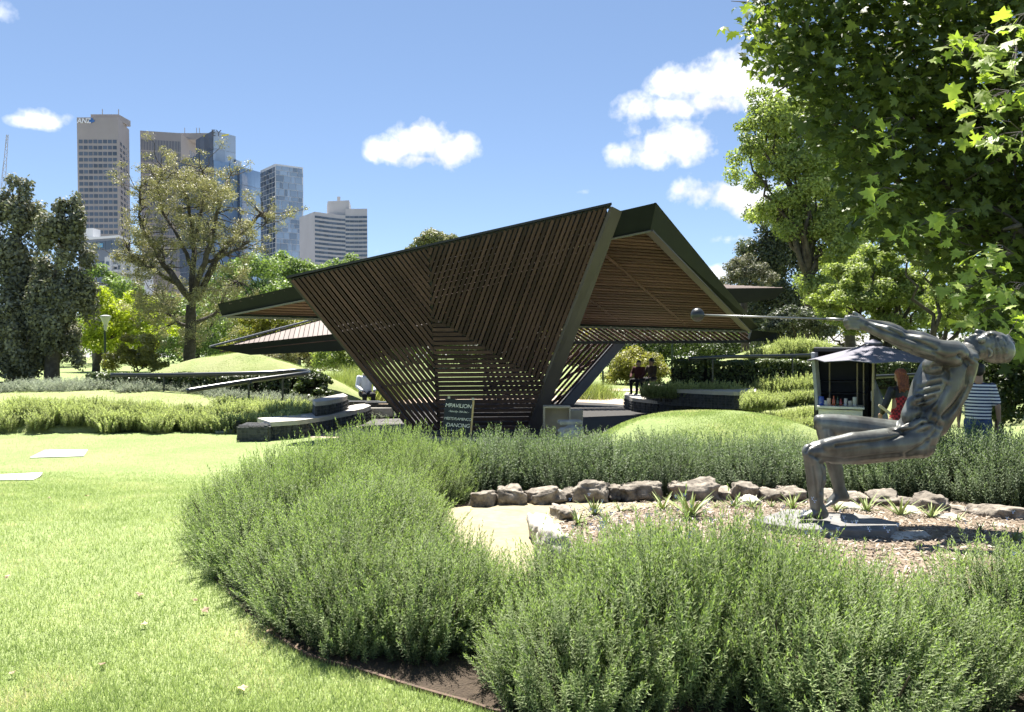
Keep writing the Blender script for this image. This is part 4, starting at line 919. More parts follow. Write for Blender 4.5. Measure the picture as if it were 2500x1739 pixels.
STROKES = [  # carved lines and raised ridges of the near side: points, width and depth in metres
 ([(1350,880),(1420,908),(1500,893),(1558,852)],.018,.022),([(1000,1000),(1120,985),(1250,972),(1350,950),(1430,918)],.016,.016),([(880,1068),(1050,1088),(1250,1062),(1400,1050)],.018,.012),
 ([(1485,742),(1560,752),(1640,700),(1700,610)],.028,.030),([(1535,628),(1600,604),(1665,588)],.011,.018),([(1520,676),(1590,652),(1650,632)],.011,.018),([(1510,722),(1570,702),(1620,682)],.011,.016),
 ([(1520,602),(1600,578),(1670,562)],.012,-.010),([(1515,652),(1590,628),(1655,610)],.012,-.012),([(1508,700),(1575,678),(1632,658)],.012,-.012),
 ([(1555,520),(1620,490),(1690,500),(1715,560)],.022,.022),([(1795,415),(1850,500),(1845,620),(1760,740),(1690,810)],.022,.024),([(1620,395),(1700,442),(1795,420)],.02,.014),
 ([(1340,248),(1440,300),(1560,345),(1640,380)],.014,.016),([(1190,212),(1300,262),(1420,300)],.010,.010),([(1260,300),(1360,345),(1480,385)],.012,.010),([(1480,400),(1560,425),(1620,440)],.014,.012),
 ([(1640,905),(1560,990),(1450,1052)],.022,.016),([(1560,852),(1620,835),(1665,872)],.020,.020),([(1600,760),(1650,800),(1640,880)],.018,.012),([(1380,790),(1440,850),(1480,868)],.016,.010),
 ([(800,1035),(835,995),(890,960)],.014,.010),([(905,1110),(922,1190),(905,1290)],.014,.014),([(850,1130),(868,1230),(875,1330)],.012,.008),([(830,1050),(880,1075),(905,1110)],.012,.008),
 ([(905,940),(1000,905),(1120,890)],.014,-.006),([(1835,440),(1868,475)],.014,.016),([(1885,440),(1945,475)],.014,.010),([(1965,292),(2020,290)],.010,.012),([(1835,292),(1872,300)],.006,.010),([(1900,290),(1925,300)],.006,.008),
 ([(1440,700),(1400,790),(1360,850)],.014,.010),([(1700,640),(1640,760),(1600,820)],.016,.010)]
rr = random.Random(9)
for i in range(26):
    a0 = rr.uniform(2010,2105); b0 = rr.uniform(290,470); STROKES.append(([(a0,b0),(a0+rr.uniform(5,22),b0+rr.uniform(20,44))],.005,.006))
def carve(o, strokes, flip):
    me = o.data; n = len(me.vertices); co = np.empty(n*3,np.float32); me.vertices.foreach_get('co', co); co = co.reshape(-1,3); no = np.empty(n*3,np.float32); me.vertices.foreach_get('normal', no); no = no.reshape(-1,3)
    wco = co+np.array(o.matrix_world.translation if False else origin(o))
    rel = wco-np.array(CAM); cp, sp = math.cos(PITCH), math.sin(PITCH); dep = rel[:,1]*cp-rel[:,2]*sp; hu = 1250+FPX*rel[:,0]/dep; hv = 869.5-FPX*(rel[:,1]*sp+rel[:,2]*cp)/dep
    z5 = np.stack([(hu-1650)/.451, (hv-700)/.451],1); m = (no[:,1] < .1) & (wco[:,1] < SD+.02); out = np.zeros(n)
    for pts, wd, dp in strokes:
        q = [np.array(T_(*p)) for p in pts]; d = np.full(n, 1e9)
        for a, b in zip(q, q[1:]):
            ab = b-a; t = np.clip(((z5-a)@ab)/(ab@ab),0,1); d = np.minimum(d, np.linalg.norm(z5-(a+t[:,None]*ab),axis=1))
        out += dp*np.exp(-(d*KZ/wd)**2)
    out *= m*np.clip(-no[:,1]*2.2,0,1); co -= no*out[:,None].astype(np.float32); me.vertices.foreach_set('co', co.ravel()); me.update()
carve(sb_, STROKES, 1)
mb = MB(); p0, p1 = S(130,154,-.02,1)[0], S(985,181,0,1)[0]; mb.tube([p0, p1], .0085, 10); mb.tube([p0.lerp(p1,.80), p1], .0115, 10)
mb.build('hammer_rod', solid('worn_rod_bronze', (.22,.23,.22), rough=.35, metal=.7), st, smooth=True)
bm = bmesh.new(); bmesh.ops.create_uvsphere(bm, u_segments=32, v_segments=20, radius=37*KZ); mm = bpy.data.meshes.new('hammer_ball'); bm.to_mesh(mm); bm.free(); mm.shade_smooth(); mm.materials.append(solid('ball_bronze', (.045,.048,.05), rough=.35, metal=.5)); obj('hammer_ball', mm, st, S(117,153,-.02,1)[0])
# plinth
zt = S(780,1268,-.17,1)[0].z
q = [G(1650+x*.451, 700+y*.451, zt) for x, y in ((415,1266),(600,1203),(1000,1232),(1212,1277),(1165,1322),(700,1312))]
c_ = sum(q, Vector())/6
pl = MB().prism([(p.x,p.y,.70) for p in q],[(p.x,p.y,zt) for p in q]).build('plinth', solid('dark_slate_plinth', (.20,.195,.185), rough=.85, spec=.25, var=.4, scale=5, bump=.3, bscale=14), st, bevel=.006)
pl['label'] = 'low irregular grey slate plinth under the statue'

# ---- people
M_SKIN = solid('skin', (.36,.215,.15), rough=.55, var=.08)
def standing(name, label, loc, rz, sc_, skin_h, cloth, hair):
    t = thing(name, label, 'person', loc); M = Matrix.Translation(Vector(loc)) @ Matrix.Rotation(rz,4,'Z') @ Matrix.Scale(sc_,4)
    fused('body', skin_h, .013, M_SKIN, 4, t, M)
    for nm, hs, mt, vx in cloth: fused(nm, hs, vx, mt, 3, t, M)
    fused('hair', hair[0], .011, hair[1], 2, t, M); return t
def head_h(z=1.635, fy=-1):
    f = fy
    h = [[((0,-.005*f,z+.02),(.076,.092,.095)), ((0,.02*f,z-.05),(.058,.07,.06))], [((0,.075*f,z-.09),(.028,.026,.024)),((0,.04*f,z-.04),(.06,.06,.05))]]
    h += [[((0,.097*f,z-.005),.012),((0,.108*f,z-.03),.014)], [((-.03,.085*f,z+.015),.014)], [((.03,.085*f,z+.015),.014)], [((-.02,.092*f,z-.062),.009),((.02,.092*f,z-.062),.009)]]
    h += [[((s*.078,-.005*f,z-.005),(.01,.02,.03))] for s in (-1,1)]+chain(((0,-.01*f,z-.06),.056),((0,-.02*f,z-.16),.06))
    return h
def hand_h(c, d, s):
    """palm and five bent fingers hanging from wrist c"""
    c = Vector(c); h = [[(c,(.022,.030,.026)),(c+Vector((0,0,-.07)),(.016,.038,.03))]]
    for i, ln in enumerate((.062,.072,.068,.052)):
        y = -.028+i*.019; h += chain((c+Vector((0,y,-.09)),.0095),(c+Vector((s*-.012,y,-.09-ln*.6)),.009),(c+Vector((s*-.03,y,-.09-ln)),.008))
    h += chain((c+Vector((s*-.01,-.03,-.03)),.012),(c+Vector((s*-.018,-.052,-.07)),.010),(c+Vector((s*-.022,-.056,-.10)),.009)); return h
def legs(hz=.92):
    h = []
    for s in (-1,1): h += chain(((s*.095,0,hz),.095),((s*.10,-.01,.5),.062),((s*.10,.01,.30),.055),((s*.10,.02,.09),.038))+[[((s*.10,.03,.045),(.035,.04,.035)),((s*.115,-.15,.03),(.035,.04,.022))]]
    return h
def arm(s, sh, el, wr): return chain(((s*sh[0],sh[1],sh[2]),.052),((s*el[0],el[1],el[2]),.040),((s*wr[0],wr[1],wr[2]),.028))
# man in the striped shirt, seen from behind, walking away to the right
m, n_, l_, b_ = nodes('striped_cotton'); g_ = n_.new('ShaderNodeNewGeometry'); sx = n_.new('ShaderNodeSeparateXYZ'); l_.new(g_.outputs['Position'], sx.inputs[0])
mu = n_.new('ShaderNodeMath'); mu.operation = 'MULTIPLY'; mu.inputs[1].default_value = 1/.046; l_.new(sx.outputs['Z'], mu.inputs[0]); fr = n_.new('ShaderNodeMath'); fr.operation = 'FRACT'; l_.new(mu.outputs[0], fr.inputs[0])
gt = n_.new('ShaderNodeMath'); gt.operation = 'GREATER_THAN'; gt.inputs[1].default_value = .52; l_.new(fr.outputs[0], gt.inputs[0]); mx = n_.new('ShaderNodeMix'); mx.data_type = 'RGBA'; mx.inputs['A'].default_value = (.70,.70,.70,1); mx.inputs['B'].default_value = (.025,.035,.09,1); l_.new(gt.outputs[0], mx.inputs['Factor']); l_.new(mx.outputs['Result'], b_.inputs['Base Color']); b_.inputs['Roughness'].default_value = .85
M_STRIPE = m
pm = P(2388,1000,11.6); zg = gzf(pm.x, pm.y)
sk = head_h(fy=1)+arm(-1,(.19,0,1.40),(.24,-.02,1.13),(.25,.06,.88))+arm(1,(.19,0,1.40),(.25,-.02,1.12),(.27,.05,.87))+hand_h((-.25,.06,.87),0,-1)+hand_h((.27,.05,.86),0,1)+[[((0,0,1.3),(.14,.08,.1)),((0,0,.95),(.13,.09,.1))]]+[[((s*.10,.03,.045),(.035,.04,.035)),((s*.115,.15,.03),(.035,.04,.022))] for s in (-1,1)]
sh = [[((0,0,1.42),(.17,.08,.05)),((0,.0,1.25),(.19,.11,.08))],[((0,0,1.25),(.19,.11,.08)),((0,0,.93),(.175,.115,.05))]]+[[((s*.17,0,1.40),.068),((s*.225,-.01,1.19),.066)] for s in (-1,1)]
je = [[((0,0,.96),(.16,.105,.05)),((0,0,.86),(.17,.11,.06))]]+[h for s in (-1,1) for h in chain(((s*.09,0,.88),.10),((s*.10,.02,.5),.075),((s*.10,-.02,.10),.065))]
standing('person', 'person in navy and white striped shirt and jeans walking behind the statue', (pm.x,pm.y,zg), -.5, .96, sk, [('shirt',sh,M_STRIPE,.012),('jeans',je,solid('blue_denim',(.05,.08,.16),rough=.9),.014)], ([[((0,-.02,1.685),(.088,.10,.075)),((0,-.06,1.63),(.075,.055,.07))]], solid('black_hair',(.012,.010,.009),rough=.5,bump=.5,bscale=60)))
# woman in the red dress at the kiosk counter, back to us
m, n_, l_, b_ = nodes('red_tartan'); g_ = n_.new('ShaderNodeTexCoord'); ck = n_.new('ShaderNodeTexChecker'); ck.inputs['Scale'].default_value = 26; ck.inputs['Color1'].default_value = (.42,.025,.03,1); ck.inputs['Color2'].default_value = (.10,.008,.012,1)
l_.new(g_.outputs['Object'], ck.inputs['Vector']); l_.new(ck.outputs['Color'], b_.inputs['Base Color']); b_.inputs['Roughness'].default_value = .8; M_TARTAN = m
pw = P(2196,1000,12.9); zg = gzf(pw.x, pw.y)
sk = head_h(fy=1)+arm(-1,(.17,0,1.38),(.26,.02,1.14),(.22,.16,.98))+arm(1,(.17,0,1.38),(.25,.05,1.13),(.16,.2,1.0))+hand_h((-.23,.18,.98),0,-1)+hand_h((.15,.22,1.0),0,1)+legs(.9)+[[((0,0,1.3),(.13,.08,.1)),((0,0,.95),(.14,.09,.1))]]
dr = [[((0,0,1.36),(.13,.08,.05)),((0,.0,1.12),(.125,.095,.05))],[((0,0,1.12),(.125,.095,.05)),((0,-.01,.90),(.19,.14,.08))],[((0,-.01,.90),(.19,.14,.08)),((0,0,.42),(.19,.16,.03))]]
tp = [[((0,0,1.42),(.16,.075,.045)),((0,.01,1.28),(.15,.095,.06))]]+[h for s in (-1,1) for h in chain(((s*.165,0,1.39),.064),((s*.255,.025,1.14),.055),((s*.22,.13,1.02),.042))]
standing('person', 'person with long red hair in red checked dress and black top facing the kiosk', (pw.x,pw.y,zg), .25, .97, sk, [('dress',dr,M_TARTAN,.013),('top',tp,M_BLACK,.012)], ([[((0,-.015,1.675),(.086,.10,.075)),((0,-.04,1.6),(.088,.07,.07))],[((0,-.05,1.6),(.088,.06,.07)),((.0,-.08,1.42),(.085,.04,.05))]]+[[((-.08+.027*i,-.085,1.62),.014),((-.09+.03*i,-.11,1.36+.035*(i%3)),.012)] for i in range(7)], solid('red_hair',(.10,.022,.010),rough=.6,var=.5,scale=30,bump=.6,bscale=50,col2=(.34,.09,.03))))
hb = P(2163,1000,12.75); tag(MB().prism([(hb.x-.10,hb.y,hb.z+.085),(hb.x-.115,hb.y,hb.z+.05),(hb.x+.07,hb.y,hb.z-.09),(hb.x+.10,hb.y,hb.z-.06)],[(hb.x-.10,hb.y+.03,hb.z+.085),(hb.x-.115,hb.y+.03,hb.z+.05),(hb.x+.07,hb.y+.03,hb.z-.09),(hb.x+.10,hb.y+.03,hb.z-.06)]).build('hand_fan', solid('pale_wood_fan',(.55,.45,.30),rough=.7), bevel=.006), 'pale closed fan held out left of the person in red', 'fan')
def seated(name, label, loc, rz, sc_, mats, hat=None, hz=.42):
    t = thing(name, label, 'person', loc); M = Matrix.Translation(Vector(loc)) @ Matrix.Rotation(rz,4,'Z') @ Matrix.Scale(sc_,4); dz = hz-.92
    hd = [[(Vector(c)+Vector((0,-.05,dz)), r) for c, r in h] for h in head_h(1.60,-1)]
    sk = hd+hand_h((-.16,-.36,hz+.16),0,-1)+hand_h((.16,-.36,hz+.16),0,1)+[[((0,-.02,hz+.1),(.14,.09,.08)),((0,-.03,hz+.45),(.13,.08,.1))]]
    fused('body', sk, .014, M_SKIN, 3, t, M)
    tr = [h for s in (-1,1) for h in chain(((s*.09,0,hz+.06),.10),((s*.12,-.43,hz+.05),.07),((s*.11,-.42,.08),.05))]+[[((s*.11,-.40,.045),.045),((s*.11,-.58,.03),(.04,.04,.025))] for s in (-1,1)]+[[((-.08,.02,hz+.08),.11),((.08,.02,hz+.08),.11)]]
    fused('trousers', tr, .016, mats[0], 3, t, M)
    tp = [[((0,-.02,hz+.08),(.17,.12,.07)),((0,-.03,hz+.50),(.18,.10,.06))]]+[h for s in (-1,1) for h in chain(((s*.18,-.03,hz+.50),.07),((s*.25,-.12,hz+.27),.055),((s*.17,-.34,hz+.17),.045))]
    fused('shirt', tp, .014, mats[1], 3, t, M)
    fused('hair', [[((0,-.03,1.60+dz+.055),(.088,.10,.07)),((0,.0,1.60+dz),(.082,.075,.08))]], .012, MATS['black_hair'], 2, t, M)
    if hat:
        fused('hat', [[((0,-.045,1.60+dz+.075),(.17,.18,.012))],[((0,-.04,1.60+dz+.08),(.09,.10,.02)),((0,-.04,1.60+dz+.16),(.075,.085,.02))]], .012, hat, 1, t, M)
    return t
p = P(1592,960,24.6); p.z = .56; seated('person', 'person in dark hat and olive top sitting on the shaded bench, right of two', (p.x,p.y,p.z), -.9, .80, (solid('dark_trousers',(.015,.015,.018),rough=.9), solid('olive_top',(.05,.035,.02),rough=.9)), hat=M_BLACK, hz=.48)
p = P(1560,960,24.3); p.z = .56; seated('person', 'person in red top darkened for shade sitting on the shaded bench, left of two', (p.x,p.y,p.z), -.6, .80, (MATS['dark_trousers'], solid('shade_toned_red_top',(.06,.012,.012),rough=.9)), hz=.46)  # red is darkened in the colour to stand for full shade
p = P(884,1000,24.4); seated('person', 'person in white shirt sitting behind the front screen by the black benches', (p.x+.1,p.y,0.0), .4, 1.1, (MATS['dark_trousers'], solid('white_shirt',(.75,.76,.8),rough=.9)), hz=.45)
# black benches inside the pavilion
for i, (u, v) in enumerate(((880,1020),(935,1022))):
    p = G(u, v, .0); o = thing('black_bench', ['low black slatted bench left of the front screen foot','low black slatted bench partly behind the front screen'][i], 'bench', (p.x,p.y,.015))
    for k in range(4): MB().box((p.x,p.y+.02+.1*k,.43),(1.0,.085,.04)).build('seat_slat', M_BLACK, o)
    for s in (-1,1): MB().box((p.x+s*.42,p.y+.17,.21),(.06,.36,.39)).build('leg', M_BLACK, o)
    MB().box((p.x,p.y-.02,.33),(.9,.03,.14)).build('apron', M_BLACK, o)

# ------------------------------------------------------------------ kiosk, umbrella, bar things
KD = 15.0
kx0, kx1 = P(1988,900,KD).x, P(2126,900,KD).x; kz = P(2000,858,KD).z
ko = thing('drinks_kiosk', 'black box drinks kiosk with open front hatch and white counter', 'kiosk', ((kx0+kx1)/2, KD, 0))
kc = (kx0+kx1)/2; kw = kx1-kx0
MB().box((kc,KD+1.22,kz/2),(kw,.05,kz)).build('back_wall', M_BLACK, ko)
MB().box((kx0+.03,KD+.6,kz/2),(.06,1.2,kz)).build('side_wall', M_BLACK, ko); MB().box((kx1-.03,KD+.6,kz/2),(.06,1.2,kz)).build('side_wall', M_BLACK, ko)
MB().box((kc,KD+.6,kz+.03),(kw+.02,1.26,.06)).build('roof', M_BLACK, ko); MB().box((kc,KD+.6,.03),(kw-.14,1.16,.06)).build('floor', M_BLACK, ko)
zc = P(2000,991,KD).z
MB().box((kc-.07,KD-.02,zc),(kw-.25,.5,.045)).build('counter_top', solid('white_counter',(.72,.70,.64),rough=.5), ko, bevel=.006); MB().box((kc-.07,KD+.02,zc/2-.02),(kw-.30,.40,zc-.05)).build('counter_front', MATS['white_counter'], ko)
MB().prism([P(1985,862,KD-.10),P(1993,862,KD-.10),P(2003,1000,KD-.10),P(1996,1002,KD-.10)],[P(1984,860,KD),P(1996,860,KD),P(2006,1000,KD),P(1998,1002,KD)]).build('hatch_door', solid('hatch_grey',(.32,.33,.35),rough=.5), ko)
MB().prism([P(2126,925,KD-.1),P(2170,985,KD-.5),P(2178,1040,KD-.5),P(2126,1040,KD-.1)],[P(2128,925,KD-.06),P(2172,985,KD-.46),P(2180,1040,KD-.46),P(2128,1040,KD-.06)]).build('hatch_panel', solid('panel_grey',(.20,.21,.24),rough=.5), ko)
for u in (2008,2070,2084): MB().tube([P(u,885,KD+.3),P(u,990,KD+.3)],.014,6).build('shelf_post', solid('post_wood_%d'%u,(.42,.34,.22),rough=.7), ko)
for v in (930,958): MB().box((kc,KD+1.0,P(2050,v,KD+1).z),(kw-.15,.3,.03)).build('shelf', M_BLACK, ko)
MB().tube([P(2118,952,KD-.04),P(2118,975,KD-.04)],.012,6).build('door_handle', M_STONE, ko)
KPIV = Vector((kx0, KD, 0)); KROT = Matrix.Translation(KPIV) @ Matrix.Rotation(-.36,4,'Z') @ Matrix.Translation(-KPIV)
ko.matrix_basis = KROT @ ko.matrix_basis
def bottle(label, u, hpx, rad, col, kind=0, y=KD-.1):
    b = P(u, 990, y); b.z = zc+.023; h = hpx*y/FPX
    prof = [(rad*.9,0),(rad,.01),(rad,h*.55),(rad*.4,h*.72),(rad*.35,h*.97),(rad*.42,h)] if kind == 0 else [(rad*.9,0),(rad,.006),(rad,h*.95),(rad*.9,h)]
    o = MB().lathe(prof,(0,0,0),12).build('bottle' if kind == 0 else 'jar', solid('glass_%d'%u,col,rough=.15,spec=.7), smooth=True); o.location = KROT @ b
    return tag(o, label, 'bottle' if kind == 0 else 'jar', 'things on the kiosk counter')
for a in ((' tall blue box-shaped jar at the left end of the kiosk counter',2009,22,.05,(.03,.07,.35),1),('short white jar beside the blue jar on the kiosk counter',2019,12,.035,(.6,.58,.52),1),('cream jar with red lid look on the kiosk counter, third from left',2026,18,.035,(.6,.45,.35),1),('tall orange red bottle on the kiosk counter',2037,24,.03,(.45,.10,.04)),('dark green bottle in the middle of the kiosk counter',2046,22,.028,(.02,.05,.03)),('red topped dark bottle right of the green bottle on the counter',2053,17,.028,(.25,.03,.03)),('silver shaker like jar on the kiosk counter',2064,18,.03,(.45,.46,.48),1),('clear squat jar on right half of the kiosk counter',2074,13,.035,(.45,.42,.36),1),('pale tall jar at the right end of the kiosk counter',2084,22,.038,(.5,.5,.46),1)): bottle(a[0].strip(), *a[1:])
um = thing('cafe_umbrella', 'pale grey market umbrella open over the kiosk front', 'umbrella', (P(2135,900,14.4).x,14.4,0.0))
ux, uy = P(2132,900,14.4).x, 14.4; za = P(2132,838,14.4).z; R_ = 1.10; M_CAN = solid('grey_canvas',(.185,.18,.215),rough=.85,var=.06)
rim = []; nseg = 8
for k in range(nseg):
    a = 2*math.pi*(k+.5)/nseg; rim.append(Vector((ux+R_*math.cos(a), uy+R_*math.sin(a), za-.31)))
for k in range(nseg):
    a_, b_2 = rim[k], rim[(k+1)%nseg]; ap = Vector((ux,uy,za)); m1 = ap.lerp((a_+b_2)/2,.5)+Vector((0,0,-.015)); me = (a_+b_2)/2+Vector((0,0,.035)); th = Vector((0,0,-.012))
    mb = MB(); mb.add([ap,a_,me,b_2,m1, ap+th,a_+th,me+th,b_2+th,m1+th],[(0,1,4),(1,2,4),(2,3,4),(3,0,4),(5,9,6),(6,9,7),(7,9,8),(8,9,5),(1,6,7,2),(2,7,8,3)])
    pn = mb.build('canopy_panel', M_CAN, um); MB().tube([ap+th*2,a_+th*2],.008,5).build('rib', M_BLACK, um)
MB().lathe([(.16,-.03),(.15,0),(.02,.06)],(ux,uy,za+.01),10).build('vent_cap', M_CAN, um); MB().tube([(ux,uy,0),(ux,uy,za+.05)],.022,8).build('pole', solid('umbrella_pole',(.4,.33,.22),rough=.6), um)
MB().box((ux,uy,.05),(.5,.5,.1)).build('base', M_BLACK, um)

# ---- chalkboard with its lettering
cb = thing('chalkboard_sign', 'black A-frame chalkboard lettered in white in front of the slatted screen', 'sign', P(1122,1060,17.6))
by = 17.6; tl, trr, bl, br_ = P(1090,974,by), P(1154,978,by), P(1082,1056,by-.12), P(1147,1062,by-.12)
nrm = (trr-tl).cross(bl-tl).normalized(); nrm = nrm if nrm.y < 0 else -nrm
MB().prism([tl,trr,br_,bl],[p-nrm*.02 for p in (tl,trr,br_,bl)]).build('board', solid('chalkboard',(.018,.022,.032),rough=.75,var=.3,scale=8), cb)
M_PINE = solid('raw_pine',(.50,.36,.18),rough=.7,var=.15)
ex = (trr-tl).normalized(); ey = (bl-tl).normalized()
beam('frame_rail', trr+ex*.02-nrm*.01, br_+ex*.02-nrm*.01, .03, .04, ex, M_PINE, cb); beam('frame_rail', tl-ex*.012-nrm*.012, bl-ex*.012-nrm*.012, .024, .024, ex, M_BLACK, cb)
beam('rear_leg', tl-nrm*.03, bl-nrm*.45, .03, .03, ex, M_PINE, cb); beam('rear_leg', trr-nrm*.03, br_-nrm*.45, .03, .03, ex, M_PINE, cb)
for q in (tl+ex*.03, trr-ex*.02): beam('top_clip', q+Vector((0,0,.03)), q+Vector((.05,0,.03)), .05, .05, Vector((0,0,1)), M_STONE, cb)
M_CHALK = solid('white_chalk',(.75,.74,.70),rough=.95,var=.2,scale=40)
def text(name, s, c, ex, up, size, mat, parent, shear=.0, spacing=1.0, ext=.002, bold=0, align='CENTER'):
    cu = bpy.data.curves.new(name, 'FONT'); cu.body = s; cu.size = size; cu.shear = shear; cu.space_character = spacing; cu.extrude = ext; cu.offset = bold; cu.align_x = align; cu.align_y = 'CENTER'
    t = bpy.data.objects.new(name, cu); COL.objects.link(t); dg = bpy.context.evaluated_depsgraph_get(); dg.update()
    me = bpy.data.meshes.new_from_object(t.evaluated_get(dg)); bpy.data.objects.remove(t); me.materials.clear(); me.materials.append(mat)
    e1 = ex.normalized(); e3 = e1.cross(up).normalized(); e2 = e3.cross(e1)
    M = frame_matrix(Vector(c), e1, e2, e3, 1, 1, 1); me.transform(M); me.name = name
    return obj(name, me, parent)
upv = -ey; W_ = (trr-tl).length; Hh = (bl-tl).length
def bp_(a, b): return tl+ex*(W_*a)+ey*(Hh*b)+nrm*.004
text('lettering','MPAVILION',bp_(.48,.19),ex,upv,.118,M_CHALK,cb,.12,.92)
text('lettering','- Saturday 15th Dec -',bp_(.5,.36),ex,upv,.058,M_CHALK,cb,.3,.9)
text('lettering','MEETS FLAMENCO',bp_(.5,.58),ex,upv,.080,M_CHALK,cb,.15,.85)
text('lettering','DANCING',bp_(.53,.77),ex,upv,.115,M_CHALK,cb,.15,.92)
for a in (.3,.5,.7):
    q = bp_(a,.90); mb = MB(); mb.tube([q-ey*.025,q+ey*.03],.004,5); mb.tube([q+ey*.01-ex*.018,q+ey*.03,q+ey*.01+ex*.018],.004,5); mb.build('arrow_mark', M_CHALK, cb)

# ---- plywood cube shelf, pale blocks near the screen foot
px_ = solid('birch_plywood',(.52,.43,.31),rough=.65,var=.12,scale=4)
p = P(1362,1030,18.6); po = thing('plywood_box', 'open plywood cube shelf right of the leaning front screen', 'box', (p.x,p.y,0))
x0, x1 = P(1327,1000,18.6).x, P(1393,1000,18.6).x; z1 = P(1360,993,18.6).z; z0 = .03; th = .035
MB().box(((x0+x1)/2,18.8,z1-th/2),(x1-x0,.4,th)).build('panel', px_, po); MB().box(((x0+x1)/2,18.8,z0+th/2),(x1-x0,.4,th)).build('panel', px_, po)
for x in (x0+th/2, x1-th/2): MB().box((x,18.8,(z0+z1)/2),(th,.4,z1-z0-2*th-.004)).build('panel', px_, po)
MB().box(((x0+x1)/2,18.99,(z0+z1)/2),(x1-x0-.01,.02,z1-z0-.01)).build('back_panel', px_, po)
tag(MB().box((P(1402,1000,19.3).x,19.5,.27),(.42,.35,.54)).build('plywood_crate', px_, bevel=.01), 'plain plywood box just behind the open cube shelf', 'box')
rock('boulder','white boulder in front of the plywood boxes',(P(1395,1035,17.6).x,17.6,.14),.30,.25,.22,M_ROCKP,91); tag(MB().box((P(1392,1020,18.0).x,18.0,.40),(.5,.4,.08),.1).build('stone_slab', M_ROCKP, bevel=.01), 'pale stone slab lying on the white boulder', 'slab')

# ---- park lamps, fence, stone bin
M_LAMPG = solid('lamp_grey',(.42,.44,.44),rough=.5); M_GREEN = solid('park_green',(.012,.03,.02),rough=.5)
def lamp(label, u, vtop, vbase, Y, hz):
    t_ = P(u, vtop, Y); b = P(u, vbase, Y); o = thing('park_lamp', label, 'lamp', b)
    MB().tube([b, (b.x,b.y,t_.z-hz*.9)],[.075,.055],8).build('post', M_GREEN, o)
    MB().lathe([(.05*hz,-hz),(.10*hz,-hz*.9),(.12*hz,-hz*.55),(.34*hz,-hz*.05),(.34*hz,0)],(t_.x,t_.y,t_.z),14).build('lamp_head', M_LAMPG, o, smooth=False)
    MB().lathe([(.37*hz,-.005),(.36*hz,.04*hz),(.1*hz,.10*hz)],(t_.x,t_.y,t_.z),14).build('cap', M_LAMPG, o); return o
lamp('tall green park lamp with conical grey head left of the tall tree',257.5,773,918,45,.80); lamp('smaller distant park lamp with conical head just behind the tall lamp',252,832,905,70,1.0)
for i, (u, v0_, v1_, Y) in enumerate(((1641,835,940,40),(1472,905,965,36))):
    b = P(u, v1_, Y); t_ = P(u, v0_, Y); o = MB().tube([b,t_],.045,6).build('pole', M_GREEN); tag(o, ['thin dark green pole behind the seated people','short dark green post on the far lawn behind the rear screen'][i], 'pole')
fo = thing('park_fence', 'low dark railing fence under the dark tree at left', 'fence', P(0,945,44))
x0, x1 = P(-60,940,44).x, P(232,940,44).x; zt_, zb_ = P(0,925,44).z, P(0,946,44).z
for z in (zt_, zb_+.12): MB().box(((x0+x1)/2,44,z),(x1-x0,.04,.05)).build('rail', M_BLACK, fo)
k = 0; x = x0
mpost = MB().box((0,0,0),(.03,.03,zt_-zb_)).mesh('bar'); mpost.materials.append(M_BLACK)
while x < x1: obj('bar', mpost, fo, (x,44,(zt_+zb_)/2)); x += .14
p = P(900,962,33); o = thing('stone_bin', 'stone litter bin on the far lawn left of the screen', 'bin', (p.x,p.y,0)); MB().lathe([(.24,0),(.26,.05),(.26,.62),(.28,.66),(.28,.72),(.16,.78)],(p.x,p.y,0),12).build('body', M_STONE, o); MB().lathe([(.17,.70),(.17,.80),(.05,.86)],(p.x,p.y,.0),12).build('lid', solid('bin_lid',(.3,.29,.27),rough=.6), o)
# ------------------------------------------------------------------ trees
def ell(u, v, Y, ru, rv, dy=0, rd=None):
    c = P(u, v, Y+dy); k = (Y+dy)/FPX; return (c.x, c.y, c.z, ru*k, (rd or ru)*k, rv*k)
def sub_clumps(bigs, m, frac, r, squash=.7):
    out = []
    tot = sum((b[3]*b[4]*b[5])**(2/3) for b in bigs)
    for b in bigs:
        k = max(3, int(m*(b[3]*b[4]*b[5])**(2/3)/tot)); d = unitv(r.normal(0,1,(k,3))); d[:,2] = np.where(d[:,2] < -.5, -d[:,2], d[:,2]); q = r.uniform(.45,1.0,k)**.6
        c = np.array(b[:3])+d*np.array(b[3:])*q[:,None]; s = frac*np.cbrt(b[3]*b[4]*b[5])*r.uniform(.6,1.35,k)
        for i in range(k): out.append((*c[i], s[i], s[i], s[i]*squash*r.uniform(.8,1.2)))
    return out
def foliage(clumps, n, size, asp, r, up=.35, shell=.5, droop=0):
    w_ = np.array([(c[3]*c[4]*c[5])**(2/3) for c in clumps]); ids = r.choice(len(clumps), n, p=w_/w_.sum()); C = np.array(clumps)[ids]
    d = unitv(r.normal(0,1,(n,3))); q = r.uniform(0,1,n)**shell
    c = C[:,:3]+d*C[:,3:]*q[:,None]
    if droop: c[:,2] -= droop*r.uniform(0,1,n)**2*C[:,5]
    nr = unitv(d*.7+np.array([[0,0,up]])+r.normal(0,.55,(n,3)))
    V, F = leaf_quads(c, nr, size, asp, r)
    cr = np.random.default_rng(3).uniform(0,1,len(clumps))[ids]
    rn = np.repeat(np.clip(.45*r.uniform(0,1,n)+.3*cr+.25*(d[:,2]*.5+.5),0,1),4); return V, F, rn
